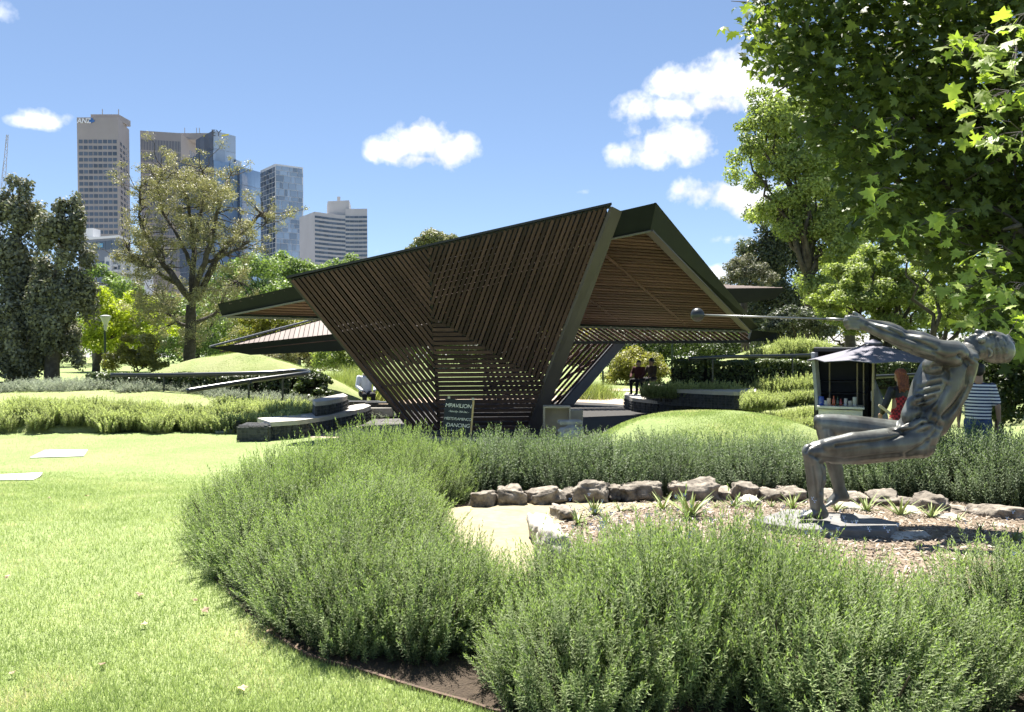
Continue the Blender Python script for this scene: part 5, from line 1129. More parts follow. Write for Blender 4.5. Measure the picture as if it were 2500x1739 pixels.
def limb(mb, a, b, r0, r1, seed, wob=.12, n=6, sides=6, sag=0):
    rr = random.Random(seed); a = Vector(a); b = Vector(b); L_ = (b-a).length; pts = []; rad = []
    for i in range(n+1):
        t = i/n; p = a.lerp(b, t)+Vector((rr.uniform(-1,1),rr.uniform(-1,1),rr.uniform(-.6,.6)))*wob*L_*math.sin(math.pi*t)*.5
        p.z += sag*L_*math.sin(math.pi*t); pts.append(p); rad.append(r0+(r1-r0)*t)
    mb.tube(pts, rad, sides); return pts
def tree(name, label, base, bigs, n, size, mat, bark, tr, fork, seed, m=60, frac=.42, asp=.6, group=None, limbs=10, squash=.7, shell=.5, droop=0, up=.35, cat='tree', sag=.06):
    r = np.random.default_rng(seed); b = Vector(base); o = thing(name, label, cat, base, group)
    cl = sub_clumps(bigs, m, frac, r, squash)
    V, F, rn = foliage(cl, n, size, asp, r, up, shell, droop)
    obj('crown', npmesh('crown', V, F, mat, rn), o)
    mb = MB(); cx = sum(q[0] for q in bigs)/len(bigs); cy = sum(q[1] for q in bigs)/len(bigs)
    fk = Vector((b.x+(cx-b.x)*.3, b.y+(cy-b.y)*.3, b.z+fork)); limb(mb, b-Vector((0,0,.2)), fk, tr*1.15, tr*.8, seed, .06, 6, 9)
    mb.build('trunk', bark, o, smooth=True); mb = MB(); rr = random.Random(seed)
    for q in bigs:
        e_ = Vector(q[:3])+Vector((0,0,q[5]*.3)); pts = limb(mb, fk+Vector((0,0,-.1)), e_, tr*.55, tr*.14, rr.random(), .16, 8, 6, sag)
        for _ in range(max(2, limbs//len(bigs))):
            s = rr.choice(cl); st_ = min(pts[3:], key=lambda p: (p-Vector(s[:3])).length)
            if (st_-Vector(s[:3])).length < 1.6*max(q[3:]): limb(mb, st_, s[:3], tr*.2, tr*.05, rr.random(), .2, 5, 5)
    mb.build('limbs', bark, o, smooth=True); return o
LM = leafmat
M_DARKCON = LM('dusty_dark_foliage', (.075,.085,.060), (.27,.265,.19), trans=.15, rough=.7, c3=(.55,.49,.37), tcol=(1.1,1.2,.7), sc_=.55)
M_SPARSE = LM('olive_fine_leaf', (.15,.145,.080), (.36,.335,.195), trans=.28, c3=(.50,.46,.30), tcol=(1.2,1.25,.7), sc_=.5)
M_YEL = LM('lime_yellow_leaf', (.16,.20,.022), (.44,.47,.055), trans=.42, c3=(.60,.58,.10), sc_=.6)
M_MID = LM('fresh_green_leaf', (.09,.135,.05), (.26,.335,.125), trans=.35, c3=(.38,.46,.2), tcol=(1.3,1.45,.65), sc_=.35)
M_GOLD = LM('golden_olive_leaf', (.10,.105,.030), (.33,.305,.09), trans=.32, c3=(.46,.42,.16), sc_=.5)
M_LIGHT = LM('light_green_leaf', (.15,.19,.065), (.38,.43,.165), trans=.38, c3=(.54,.57,.27), tcol=(1.3,1.45,.6), sc_=.5)
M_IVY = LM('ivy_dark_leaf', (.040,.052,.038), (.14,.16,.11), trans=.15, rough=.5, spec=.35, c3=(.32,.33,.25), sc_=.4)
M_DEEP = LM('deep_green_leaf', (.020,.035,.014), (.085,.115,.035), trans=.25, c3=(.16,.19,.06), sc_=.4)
M_PINE_ = LM('pine_olive_leaf', (.10,.11,.06), (.28,.27,.15), trans=.2, c3=(.38,.36,.22), sc_=.6)
g0 = lambda u, v, Y: (P(u, v, Y).x, Y, gzf(P(u, v, Y).x, Y)-.1)
# dark dusty trees at left
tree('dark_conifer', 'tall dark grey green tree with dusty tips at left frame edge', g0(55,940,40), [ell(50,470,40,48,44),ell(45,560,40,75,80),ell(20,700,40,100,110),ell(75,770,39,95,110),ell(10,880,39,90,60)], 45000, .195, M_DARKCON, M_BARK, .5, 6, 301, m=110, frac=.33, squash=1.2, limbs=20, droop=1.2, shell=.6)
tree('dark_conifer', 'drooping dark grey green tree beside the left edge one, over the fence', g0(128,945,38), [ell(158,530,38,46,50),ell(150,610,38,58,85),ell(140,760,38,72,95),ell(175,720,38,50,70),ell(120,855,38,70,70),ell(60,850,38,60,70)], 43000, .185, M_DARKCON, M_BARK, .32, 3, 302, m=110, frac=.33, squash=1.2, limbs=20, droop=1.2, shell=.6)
# lime tree
tree('lime_tree', 'bright lime yellow bushy tree behind the park lamps', g0(230,920,52), [ell(250,755,52,60,48),ell(330,760,52,62,42),ell(210,800,52,44,42),ell(300,830,52,95,52),ell(380,800,52,50,45),ell(230,850,51.5,60,44)], 24000, .17, M_YEL, M_BARK, .22, 2.0, 303, m=90, frac=.40)
# sparse tall tree, branch by branch
def sparse_tree():
    base = g0(462,920,42); o = thing('tall_sparse_tree', 'tall open crowned tree with bare forking limbs in front of the towers', 'tree', base)
    r = np.random.default_rng(304); rr = random.Random(304); mb = MB(); mt = MB(); b = Vector(base); Y = 42
    q = lambda u, v, dy=0: P(u, v, Y+dy)
    limb(mt, b-Vector((0,0,.2)), q(466,745), .34, .24, 1, .03, 8, 10); mt.build('trunk', M_BARK, o, smooth=True)
    main = [[(468,760),(472,660),(470,560),(455,480),(430,420)],[(468,735),(425,680),(385,620),(350,560),(340,500),(345,450)],[(470,720),(500,640),(520,560),(540,490),(560,430)],[(480,730),(520,650),(555,600),(600,560),(640,520),(650,545)],[(472,660),(440,590),(400,520),(385,450),(400,410)],[(470,610),(490,520),(500,450),(490,410)],[(440,700),(380,660),(330,640),(310,600)],[(505,640),(560,620),(610,590)],[(425,680),(400,640),(395,580)],[(462,800),(415,770),(400,740)],[(478,790),(530,760),(560,700),(590,690)]]
    cl = []
    for k, pl in enumerate(main):
        dy = [rr.uniform(-1.2,1.2) for _ in pl]; dy[0] = 0; pts = [q(u,v,d) for (u,v),d in zip(pl,dy)]; out = []
        n = len(pts)
        for i in range(n-1):
            p0, p1, p2, p3 = pts[max(i-1,0)], pts[i], pts[i+1], pts[min(i+2,n-1)]
            for t in np.linspace(0,1,5,endpoint=False): t = float(t); out.append(.5*((2*p1)+(-p0+p2)*t+(2*p0-5*p1+4*p2-p3)*t*t+(-p0+3*p1-3*p2+p3)*t**3)+Vector((rr.uniform(-.06,.06),0,rr.uniform(-.06,.06))))
        out.append(pts[-1]); R0 = .16 if k < 4 else .09; mb.tube(out, [R0*(1-i/len(out))+.025 for i in range(len(out))], 6)
        for j in range(int(len(out)*.35), len(out)):
            for _ in range(3):
                e_ = out[j]+Vector((rr.gauss(0,.75),rr.gauss(0,.75),rr.gauss(.15,.6))); limb(mb, out[j], e_, .03, .01, rr.random(), .25, 4, 4)
                s = rr.uniform(.18,.40); cl.append((e_.x,e_.y,e_.z,s*1.15,s*1.15,s*.8))
    for (u, v, a, c, m_) in [(420,470,85,60,70),(480,440,60,40,40),(350,600,50,90,50),(400,700,80,60,50),(500,560,60,80,50),(520,720,70,60,40),(450,820,70,40,30),(380,760,60,50,40),(560,470,28,40,12)]:
        for _ in range(m_):
            e_ = q(u+rr.gauss(0,.5)*a, v+rr.gauss(0,.5)*c, rr.gauss(0,1.6)); s = rr.uniform(.2,.5); cl.append((e_.x,e_.y,e_.z,s,s,s*.7))
    mb.build('limbs', M_BARK, o, smooth=True)
    V, F, rn = foliage(cl, 74000, .09, .5, r); obj('crown', npmesh('crown', V, F, M_SPARSE, rn), o)
sparse_tree()
# green trees behind the pavilion's left
for i, (bigs, lab) in enumerate([([ell(620,680,75,75,50),ell(560,740,75,70,60),ell(660,740,74,80,60)],'fresh green round tree below the glass tower'),([ell(725,690,80,60,55),ell(690,650,80,40,30),ell(770,700,80,60,50)],'fresh green tree below the curved hotel, left of it'),([ell(845,660,85,45,35),ell(880,690,85,60,45),ell(810,720,84,70,50)],'green treetop showing above the roof edge by the curved hotel')]):
    c = bigs[0]; tree('plane_tree', lab, (c[0],c[1],-2), bigs, 15000, .26, M_MID, M_BARKG, .35, 4, 310+i, m=70, frac=.42, group='green trees before the towers')
tree('plane_tree', 'pale green tree between the dark tree and the lamp, far back', (P(235,900,95).x,95,-2), [ell(235,690,95,45,40),ell(290,735,95,60,45),ell(200,720,95,35,40)], 11000, .30, M_MID, M_BARKG, .4, 4, 315, m=60, group='green trees before the towers')
tree('plane_tree', 'mid green tree behind the trunk of the tall open tree', (P(480,900,66).x,66,-1), [ell(400,800,66,90,70),ell(500,800,66,80,70),ell(560,760,66,60,60),ell(450,860,66,120,40)], 20000, .22, M_MID, M_BARK, .3, 2.5, 316, m=90, group='green trees before the towers')
tree('golden_tree', 'golden olive tree seen under the left roof wing', (P(650,900,58).x,58,-.6), [ell(610,800,58,60,40),ell(690,790,58,70,40),ell(760,800,58,50,40),ell(640,850,58,90,35)], 17000, .18, M_GOLD, M_BARK, .3, 2.5, 317, m=90)
tree('olive_tree', 'olive tree with several stems under the lower left roof wing', (P(690,930,44).x,44,-.1), [ell(660,880,44,60,26),ell(740,870,44,70,30),ell(800,880,44,60,30)], 14000, .13, M_SPARSE, M_BARK, .12, 1.0, 318, m=80, limbs=14)
tree('small_round_tree', 'small round green tree with thin trunk behind the left terrace', (P(856,948,37).x,37,0), [ell(830,875,37,60,32),ell(880,880,37,60,30),ell(850,850,37,60,24)], 14000, .13, M_LIGHT, M_BARK, .10, 1.2, 319, m=70)
tree('flowering_shrub', 'bronze leaved shrub below the lime tree, left of the mound', g0(330,925,40), [ell(340,850,40,40,36),ell(310,885,40,45,34),ell(370,890,40,40,30)], 9000, .12, M_GOLD, M_BARK, .08, .6, 320, m=50, cat='shrub')
tree('pine_tree', 'olive pine top peeping above the pavilion roof', (P(1060,900,110).x,110,-2), [ell(1055,592,110,45,22),ell(1085,600,110,40,24),ell(1020,606,110,25,20)], 9000, .30, M_PINE_, M_BARKG, .5, 8, 321, m=60)
tree('dark_shrub', 'dark glossy shrub at the bend of the left handrail', (P(772,985,24.4).x,24.4,.3), [ell(765,938,24.4,34,30),ell(790,945,24.6,26,28),ell(742,950,24.2,26,24),ell(775,965,24.0,34,20)], 11000, .085, M_BOX, M_BARK, .05, .3, 368, m=50, cat='shrub')
# far belt behind the pavilion
belt = [(300,800,120,120,60),(130,820,110,120,60),(520,830,100,110,50),(700,840,105,120,50),(880,840,95,110,50),(1050,835,100,110,60),(1250,835,95,110,60),(1420,835,90,100,60),(1560,835,85,100,60),(1720,825,90,120,70),(1880,800,95,120,80),(2080,780,90,130,90),(2300,760,85,140,120),(2500,740,80,140,140)]
for i, (u, v, Y, ru, rv) in enumerate(belt):
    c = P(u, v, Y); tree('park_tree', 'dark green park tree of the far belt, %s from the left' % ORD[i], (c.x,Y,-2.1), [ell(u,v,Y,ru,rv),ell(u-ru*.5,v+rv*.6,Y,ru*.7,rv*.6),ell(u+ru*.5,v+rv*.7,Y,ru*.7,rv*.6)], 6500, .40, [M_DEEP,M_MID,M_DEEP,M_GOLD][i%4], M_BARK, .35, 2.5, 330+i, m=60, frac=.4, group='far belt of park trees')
# seen under the roof at right
tree('round_shrub_tree', 'sunlit round olive green tree seen under the roof at right', (P(1560,960,38).x,38,0), [ell(1560,900,38,60,42),ell(1520,930,38,50,32),ell(1610,930,38,48,32),ell(1575,955,37.5,60,20)], 15000, .12, M_GOLD, M_BARK, .12, .8, 350, m=80)
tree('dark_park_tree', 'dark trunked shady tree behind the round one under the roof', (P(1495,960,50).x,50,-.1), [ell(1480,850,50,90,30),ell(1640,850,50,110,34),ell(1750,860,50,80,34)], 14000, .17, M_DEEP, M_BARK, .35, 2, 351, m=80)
# right hand trees
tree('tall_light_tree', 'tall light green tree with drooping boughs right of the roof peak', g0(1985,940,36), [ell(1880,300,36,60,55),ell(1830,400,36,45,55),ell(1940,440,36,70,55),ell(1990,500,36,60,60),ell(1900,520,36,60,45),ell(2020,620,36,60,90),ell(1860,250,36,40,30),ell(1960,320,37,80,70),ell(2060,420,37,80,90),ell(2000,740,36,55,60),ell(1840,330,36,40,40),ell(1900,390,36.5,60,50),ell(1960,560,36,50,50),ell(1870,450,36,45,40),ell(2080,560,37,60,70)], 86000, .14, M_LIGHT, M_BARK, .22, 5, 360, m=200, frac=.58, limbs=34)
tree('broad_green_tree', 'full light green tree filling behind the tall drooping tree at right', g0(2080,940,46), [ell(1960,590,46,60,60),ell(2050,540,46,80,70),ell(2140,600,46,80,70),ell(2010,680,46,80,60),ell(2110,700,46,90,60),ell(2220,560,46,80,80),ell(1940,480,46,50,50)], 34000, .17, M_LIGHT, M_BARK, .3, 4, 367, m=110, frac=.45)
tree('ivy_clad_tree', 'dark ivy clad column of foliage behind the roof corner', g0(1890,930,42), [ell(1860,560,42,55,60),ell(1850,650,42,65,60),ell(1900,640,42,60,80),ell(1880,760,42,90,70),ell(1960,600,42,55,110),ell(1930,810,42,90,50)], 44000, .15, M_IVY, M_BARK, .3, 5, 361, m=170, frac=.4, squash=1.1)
tree('grey_green_shrub', 'grey green shrub with pale tips left of the ivy column', g0(1815,930,39), [ell(1815,655,39,40,26),ell(1800,690,39,38,30),ell(1840,690,39,45,40)], 10000, .11, M_DARKCON, M_BARK, .2, 4, 362, m=60, cat='shrub')
tree('pale_shrub_tree', 'grey green leafy shrub between roof end and statue hammer rod', g0(1950,920,30), [ell(1930,790,30,55,34),ell(1990,800,30,45,34),ell(1900,815,30,36,22)], 11000, .10, M_IVY, M_BARK, .12, 1, 363, m=60, cat='shrub')
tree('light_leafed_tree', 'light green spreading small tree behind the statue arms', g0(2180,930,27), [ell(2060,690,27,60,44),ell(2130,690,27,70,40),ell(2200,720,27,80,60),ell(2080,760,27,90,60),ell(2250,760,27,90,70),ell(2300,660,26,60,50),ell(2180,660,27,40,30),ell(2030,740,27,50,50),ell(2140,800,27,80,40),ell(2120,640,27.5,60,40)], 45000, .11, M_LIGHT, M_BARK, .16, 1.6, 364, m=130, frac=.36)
tree('light_leafed_tree', 'bright leafy boughs just above the kiosk at right', g0(2290,930,24), [ell(2210,620,24,55,36),ell(2270,640,24,50,40),ell(2330,700,24,60,60),ell(2380,780,24,80,70)], 17000, .10, M_LIGHT, M_BARK, .14, 1.8, 365, m=80)
tree('dark_understorey', 'dark leafy undergrowth at the right frame edge behind the striped person', g0(2440,1000,17), [ell(2440,880,17,110,60),ell(2400,950,17,90,60),ell(2500,980,16,110,70),ell(2560,880,17,90,90),ell(2320,940,18,50,60)], 26000, .085, M_DEEP, M_BARK, .1, .7, 366, m=110, cat='shrub')
# far ornamental grasses and white flowers behind the left terrace
def grass_clump(label, u, v, Y, ru, h, n, mat, seed, cat='grass clump', wd=.02):
    c = P(u, v, Y); k = Y/FPX; r = np.random.default_rng(seed); pts = np.stack([c.x+r.normal(0,.45,n)*ru*k, Y+r.normal(0,.5,n), np.zeros(n)],1); pts[:,2] = gz(pts[:,0],pts[:,1])
    o = blades('grass_clump', label, pts, h, wd, seed, mat); o['kind'] = 'thing'; o['category'] = cat; return o
M_ORN = LM('ornamental_grass', (.13,.17,.06), (.36,.38,.18), trans=.3, c3=(.55,.45,.33), sc_=1)
grass_clump('feathery pale grass clump on far lawn behind left bench', 830, 955, 31, 60, .9, 2600, M_ORN, 401); grass_clump('tall pinkish feather grass beside the stone bin', 880, 965, 34, 45, 1.0, 2200, M_ORN, 402); grass_clump('green grass clump right of the stone bin', 930, 975, 29, 50, .8, 2200, M_ORN, 403)
grass_clump('pale grass and lavender clump on lawn behind the rear screen', 1445, 975, 30, 60, .55, 2600, M_ORN, 404)
M_WHITEF = LM('white_blossom', (.5,.52,.42), (.8,.8,.74), trans=.2, tcol=(1,1,1), c3=(.85,.85,.8))
tree('white_blossom_shrub', 'low white flowering shrub far behind the thin trunked tree', (P(830,930,55).x,55,-.3), [ell(800,917,55,40,10),ell(850,915,55,50,10)], 3000, .16, M_WHITEF, M_BARK, .05, .3, 405, m=30, cat='shrub')

# ------------------------------------------------------------------ the near plane tree with lobed leaves
M_PLANE = LM('plane_leaf', (.060,.082,.024), (.165,.21,.062), trans=.42, rough=.5, spec=.3, c3=(.30,.35,.11), tcol=(1.35,1.5,.5), sc_=.9)
lobes = [(0,0),(.18,-.10),(.42,-.16),(.34,.02),(.50,.22),(.30,.26),(.36,.52),(.16,.48),(0,.86)]
outl = [(x, y) for x, y in lobes]+[(-x, y) for x, y in reversed(lobes[1:-1])]
LO = np.array([(x, y-.2, -.10*abs(x)+.05*math.sin(y*5)) for x, y in outl]); LC = np.array([[0,.12,.04]]); LVX = np.concatenate([LC, LO]); nl = len(LO)
LF = np.array([(0, 1+k, 1+(k+1)%nl) for k in range(nl)])
def leaf_frames(c, r, size, outward=None, drp=.5):
    n = len(c); nr = unitv(r.normal(0,.55,(n,3))+np.array([[0,-.35,.75]])+(0 if outward is None else outward*.3)); tip = unitv(r.normal(0,1,(n,3))+np.array([[-.25,-.2,-drp]])); tip = unitv(tip-nr*np.sum(tip*nr,1,keepdims=True)); sd = np.cross(tip, nr)
    return sd, tip, nr, size*r.uniform(.55,1.25,n)
def plane_leaves(c, r, size):
    sd, tip, nr, s = leaf_frames(c, r, size); n = len(c)
    fold = r.uniform(-.6,4.0,n)[:,None,None]; curl = (r.uniform(-.7,.5,n)[:,None,None])*LVX[None,:,1:2]**2
    V = c[:,None,:]+(sd[:,None,:]*LVX[None,:,0:1]*r.uniform(.8,1.15,n)[:,None,None]+tip[:,None,:]*LVX[None,:,1:2]+nr[:,None,:]*(LVX[None,:,2:3]*fold+curl))*s[:,None,None]
    F = (LF[None]+(np.arange(n)*len(LVX))[:,None,None]).reshape(-1,3); return V.reshape(-1,3), F
PT = [(1850,-90),(1822,60),(1860,150),(1905,190),(1960,225),(1985,330),(2050,400),(2075,500),(2140,590),(2250,640),(2320,640),(2350,720),(2410,830),(2500,880),(2760,930),(2760,-90)]
r = np.random.default_rng(500); n = 6000; cu = r.uniform(1800,2760,n); cv = r.uniform(-260,930,n); k = inpoly(cu, np.maximum(cv,-80), PT); cu, cv = cu[k], cv[k]; cy = r.uniform(12.2,17.5,len(cu))
tw = np.array([P(a, b, c) for a, b, c in zip(cu, cv, cy)])
ptree = thing('plane_tree', 'big near plane tree with lobed leaves overhanging the right side', 'tree', (11.2,15.5,0))
cen = np.repeat(tw, 5, 0)+r.normal(0,1,(len(tw)*5,3))*np.array([[.20,.20,.16]])
V, F = plane_leaves(cen, r, .215); o = obj('crown', npmesh('crown', V, F, M_PLANE, np.repeat(r.uniform(0,.8,len(cen)),len(LVX))), ptree); o['kind'] = 'stuff'
# large leaves hanging toward us, sunlight put into their brighter colour, each a leaf of its own
lm_ = npmesh('leaf', LVX, LF, None, np.full(len(LVX),.9)); lm2 = lm_.copy(); M_PLANEB = LM('plane_leaf_sun_painted', (.15,.195,.05), (.30,.37,.095), trans=.42, rough=.5, spec=.3, c3=(.40,.45,.14), tcol=(1.4,1.6,.5), sc_=1.5, objvar=.25); lm_.materials.append(M_PLANEB); 
sprays = [(2360,120,9.5,60,50,22),(2430,160,9.2,60,60,26),(2400,250,9.6,70,40,20),(2470,60,9.4,40,40,14),(2480,230,9.2,40,40,12),(2380,345,9.8,50,30,12),(2450,350,9.6,50,40,14),(2170,310,11,40,30,10),(2140,350,11,40,30,8),(2120,440,11.2,30,25,7),(2150,480,11,40,25,8),(2130,520,11.2,30,20,6),(2420,640,9.8,60,30,14),(2380,690,9.8,60,30,14),(2450,720,9.5,60,40,20),(2400,770,9.4,50,30,12),(2470,800,9.2,40,50,16),(2340,720,10,40,30,8),(1850,20,13,30,30,8),(1850,70,13,28,20,7),(1850,145,13,25,15,6),(1890,165,13,20,12,5),(2230,560,10.8,60,40,12),(2300,540,10.4,60,40,12)]
r = np.random.default_rng(520); stw = MB(); cnt = 0
for (u, v, Y, a, b, n) in sprays:
    c = np.array([P(u+r.normal(0,.55)*a, v+r.normal(0,.55)*b, Y+r.normal(0,.25)) for _ in range(n)]); sd, tip, nr, s = leaf_frames(c, r, .20, drp=.35); root = P(u+a*.9, v-b*.7, Y+.6)
    for i in range(n):
        if cnt >= 298: break
        f = lambda q: Vector(q)
        M = frame_matrix(f(c[i]), f(sd[i]), f(tip[i]), f(nr[i]), s[i], s[i], s[i]); lo = bpy.data.objects.new('leaf', lm_); COL.objects.link(lo); lo.parent = ptree; lo.matrix_basis = Matrix.Translation(-origin(ptree)) @ M; cnt += 1
        if i % 3 == 0: stw.tube([root, (root+Vector(c[i]))/2+Vector((0,0,.05)), Vector(c[i])], [.008,.005,.003], 4)
rr = random.Random(5); bw = MB(); limb(bw, (11.2,15.5,-.2), (10.9,15.3,3.2), .42, .34, 3, .05, 8, 12); bw.build('trunk', M_BARKG, ptree, smooth=True); bw = MB()
for (u, v, Y) in [(1900,20,14.5),(1950,160,15),(2050,300,14),(2120,420,13.5),(2200,560,13),(2300,100,13),(2420,330,12.5),(2450,560,12),(2600,200,14),(2150,60,15.5),(2500,600,12.5)]:
    pts = limb(bw, (10.9,15.3,3.1), P(u,v,Y), .20, .02, rr.random(), .14, 9, 7, .08)
    for _ in range(7):
        s_ = rr.choice(pts[3:]); limb(bw, s_, s_+Vector((rr.uniform(-1,1),rr.uniform(-1,1),rr.uniform(-.8,.7))), .03, .006, rr.random(), .2, 4, 5)
bw.build('limbs', M_BARK, ptree, smooth=True); stw.build('twigs', M_BARK, ptree)['kind'] = 'stuff'
# ------------------------------------------------------------------ city towers
def facade(o, a, b, zt, zb, cols, rows, name, mat, fw=.75, fh=.6, m0=.02, m1=.02, mt=.02, skip=0, depth=.3, lim=300, jit=0, out=True, frame=None):
    """windows in rows on the vertical face from a to b (plan points): each its own recessed-look pane with depth"""
    a = Vector((a.x,a.y,0)); b = Vector((b.x,b.y,0)); t = (b-a); W = t.length; t.normalize(); nv = Vector((t.y,-t.x,0))
    if nv.dot(Vector((CAM.x,CAM.y,0))-a) < 0: nv = -nv
    H_ = zt-zb; cw = W*(1-m0-m1)/cols; ch = H_*(1-mt)/rows; k = 0
    for r in range(rows):
        for c in range(cols):
            if k >= lim: return
            p = a+t*(W*m0+cw*(c+.5)); p.z = zt-H_*mt-ch*(r+.5)
            slab(name, frame_matrix(p+nv*depth*.1, t, Vector((0,0,1)), nv, cw*fw, ch*fh, depth), mat, o); k += 1
def glass(name, col, rough=.12, var=.25, scale=.05, objvar=.35):
    m = solid(name, col, rough=rough, spec=.9, var=var, scale=scale, objvar=objvar); return m
M_CON = solid('brown_concrete',(.35,.315,.295),rough=.85,var=.06,scale=.08); M_COND = solid('brown_concrete_dark',(.32,.29,.275),rough=.85,var=.06,scale=.08)
M_GLD = glass('dark_window_glass',(.075,.095,.12)); M_GREY = solid('grey_concrete',(.43,.42,.42),rough=.85,var=.06,scale=.1)
def tower(name, label, pl_, pc_, pr_, zt, zb, mat, top=None):
    """prism from three seen plan corners (left, near corner, right); the back corner closes the box"""
    o = thing(name, label, 'building', (pc_.x,pc_.y,zb)); bk = pl_+pr_-pc_
    c = [Vector((p.x,p.y,0)) for p in (pl_,pc_,pr_,bk)]
    MB().prism([(p.x,p.y,zb) for p in c],[(p.x,p.y,zt) for p in c]).build('wall', mat, o); return o
def XY(u, Y): p = P(u, 815, Y); return p
# tall brown office tower with rows of windows
Y0 = 700; zt = P(200,287,Y0).z; zb = -3
pl_, pc_, pr_ = XY(195,Y0), XY(295,Y0), XY(321.5,Y0+42)
t = tower('office_tower','tall brown concrete office tower with white lettering at the top','',pc_,pr_,zt,zb,M_CON) if False else tower('office_tower','tall brown concrete office tower with white lettering at the top',pl_,pc_,pr_,zt,zb,M_CON)
facade(t, pl_, pc_, zt-15, 30, 8, 27, 'window', M_GLD, .80, .60, .03, .03); facade(t, pc_, pr_, zt-15, 30, 3, 27, 'window', M_GLD, .6, .56, .1, .1, lim=84)
MB().box((XY(250,Y0).x,Y0+20,zt+2.5),(24,22,5)).build('plant_room', M_COND, t)
for u in (236,276): MB().tube([(XY(u,Y0).x,Y0+15,zt+5),(XY(u,Y0).x,Y0+15,zt+11)],.35,5).build('mast', M_COND, t)
MW = solid('white_sign',(.8,.8,.8),rough=.6); MBl = solid('blue_sign',(.05,.16,.42),rough=.6)
text('lettering','ANZ',(XY(213,Y0).x,Y0-.5,P(213,296,Y0).z),Vector((1,0,0)),Vector((0,0,1)),5.6,MW,t,.15,1.0,.1,.12)
mb = MB(); cx = XY(232,Y0).x; cz = P(232,295,Y0).z
for dx, dz, rr_ in ((0,1.4,.9),(-1.3,-.3,1.0),(1.3,-.3,1.0)): mb.lathe([(rr_*.2,0),(rr_,.2),(rr_,.6),(rr_*.2,.8)],(0,0,0),12)
vs = []; k = 0
for (dx, dz, rr_) in ((0,1.4,.9),(-1.3,-.3,1.0),(1.3,-.3,1.0)):
    for q in range(48): x, y, z = mb.v[k]; vs.append((cx+dx+x, Y0-.9+z, cz+dz+y)); k += 1
mb.v = vs; mb.add([(cx-.5,Y0-.6,cz-2.2),(cx+.5,Y0-.6,cz-2.2),(cx+.5,Y0-.6,cz+1),(cx-.5,Y0-.6,cz+1)],[(0,1,2,3)]); mb.build('emblem', MBl, t)
# second brown tower with fine vertical ribs
Y1 = 760; zt = P(380,319,Y1).z; pl_, pc_, pr_ = XY(348,Y1), XY(447,Y1+10), XY(486,Y1+60)
t = tower('office_tower','wide brown ribbed office tower with blank top band behind the tall tree',pl_,pc_,pr_,zt,zb,M_COND)
a, b = pl_, pc_
facade(t, a, b, P(380,338,Y1).z, 60, 26, 11, 'window', M_GLD, .42, .86, .01, .01, 0)
MB().box((XY(452,Y1).x,Y1+45,zt+2),(36,30,6)).build('plant_room', M_COND, t)
facade(t, pc_, pr_, zt-8, zt-30, 5, 2, 'window', M_GLD, .4, .7, .5, .02, 0)
for u in (425,455,462): MB().tube([(XY(u,Y1).x,Y1+30,zt+4),(XY(u,Y1).x,Y1+30,zt+10)],.3,4).build('mast', M_COND, t)
# stepped blue glass tower
Y2 = 640; M_EYD = solid('blue_glass_dark_reflection',(.07,.09,.125),rough=.25,spec=.25,var=.2,scale=.05,objvar=.2); M_EYL = glass('blue_glass_pale_reflection',(.34,.41,.50),rough=.08,objvar=.12); M_MUL = solid('mullion',(.30,.33,.38),rough=.5); M_MULD = solid('mullion_dark',(.13,.15,.18),rough=.5)  # dark left and pale right faces: reflections put into the glass colours
t = thing('glass_tower','stepped blue mirror glass tower with yellow topped sign behind the tall tree','building',(XY(525,Y2).x,Y2,zb))
def block(o, u0, uc, u1, vt, Yf, dl, dr, md, ml, cols_l, cols_r, rows, nm='wall'):
    a, c, b = XY(u0,Yf+dl), XY(uc,Yf), XY(u1,Yf+dr); z1 = P(uc,vt,Yf).z; bk = a+b-c
    q = [Vector((p.x,p.y,0)) for p in (a,c,b,bk)]; MB().prism([(p.x,p.y,zb) for p in q],[(p.x,p.y,z1) for p in q]).build(nm, M_MUL, o)
    if cols_l: facade(o, a, c, z1, zb+40, cols_l, rows, 'glass_panel', md, .985, .975, 0, 0, 0, depth=.6)
    if cols_r: facade(o, c, b, z1, zb+40, cols_r, rows, 'glass_panel', ml, .985, .975, 0, 0, 0, depth=.6)
    return z1
block(t,484,525.5,579,319,Y2,30,18,M_EYD,M_EYL,4,2,9); block(t,442,525,530,367,Y2-6,40,3,M_EYD,M_EYL,5,1,7,'wall')
block(t,575,579,592,389,Y2+16,6,10,M_EYD,M_EYL,1,1,6); block(t,524,525.6,584,391,Y2-9,2,14,M_EYD,glass('sky_blue_curtain_wall',(.19,.29,.44),rough=.06,objvar=.10),1,3,7); block(t,583,589,638.5,407,Y2-2,8,22,M_EYD,MATS['sky_blue_curtain_wall'],1,3,7)
text('lettering','EY',(XY(533,Y2).x,Y2-.2,P(533,326,Y2).z),Vector((1,.3,0)),Vector((0,0,1)),7,solid('sign_grey',(.09,.09,.1),rough=.6),t,0,1,.2)
for (u0, u1, va, vb, Yq) in ((541,558,330,327,Y2-1),(497,505,331,327,Y2+14)):
    MB().prism([P(u0,va+3,Yq),P(u1,vb+3,Yq),P(u1,vb,Yq),P(u0,va,Yq)],[p+Vector((0,.5,0)) for p in (P(u0,va+3,Yq),P(u1,vb+3,Yq),P(u1,vb,Yq),P(u0,va,Yq))]).build('sign_bar', solid('yellow_sign_%d'%u0,(.75,.62,.05),rough=.6), t)
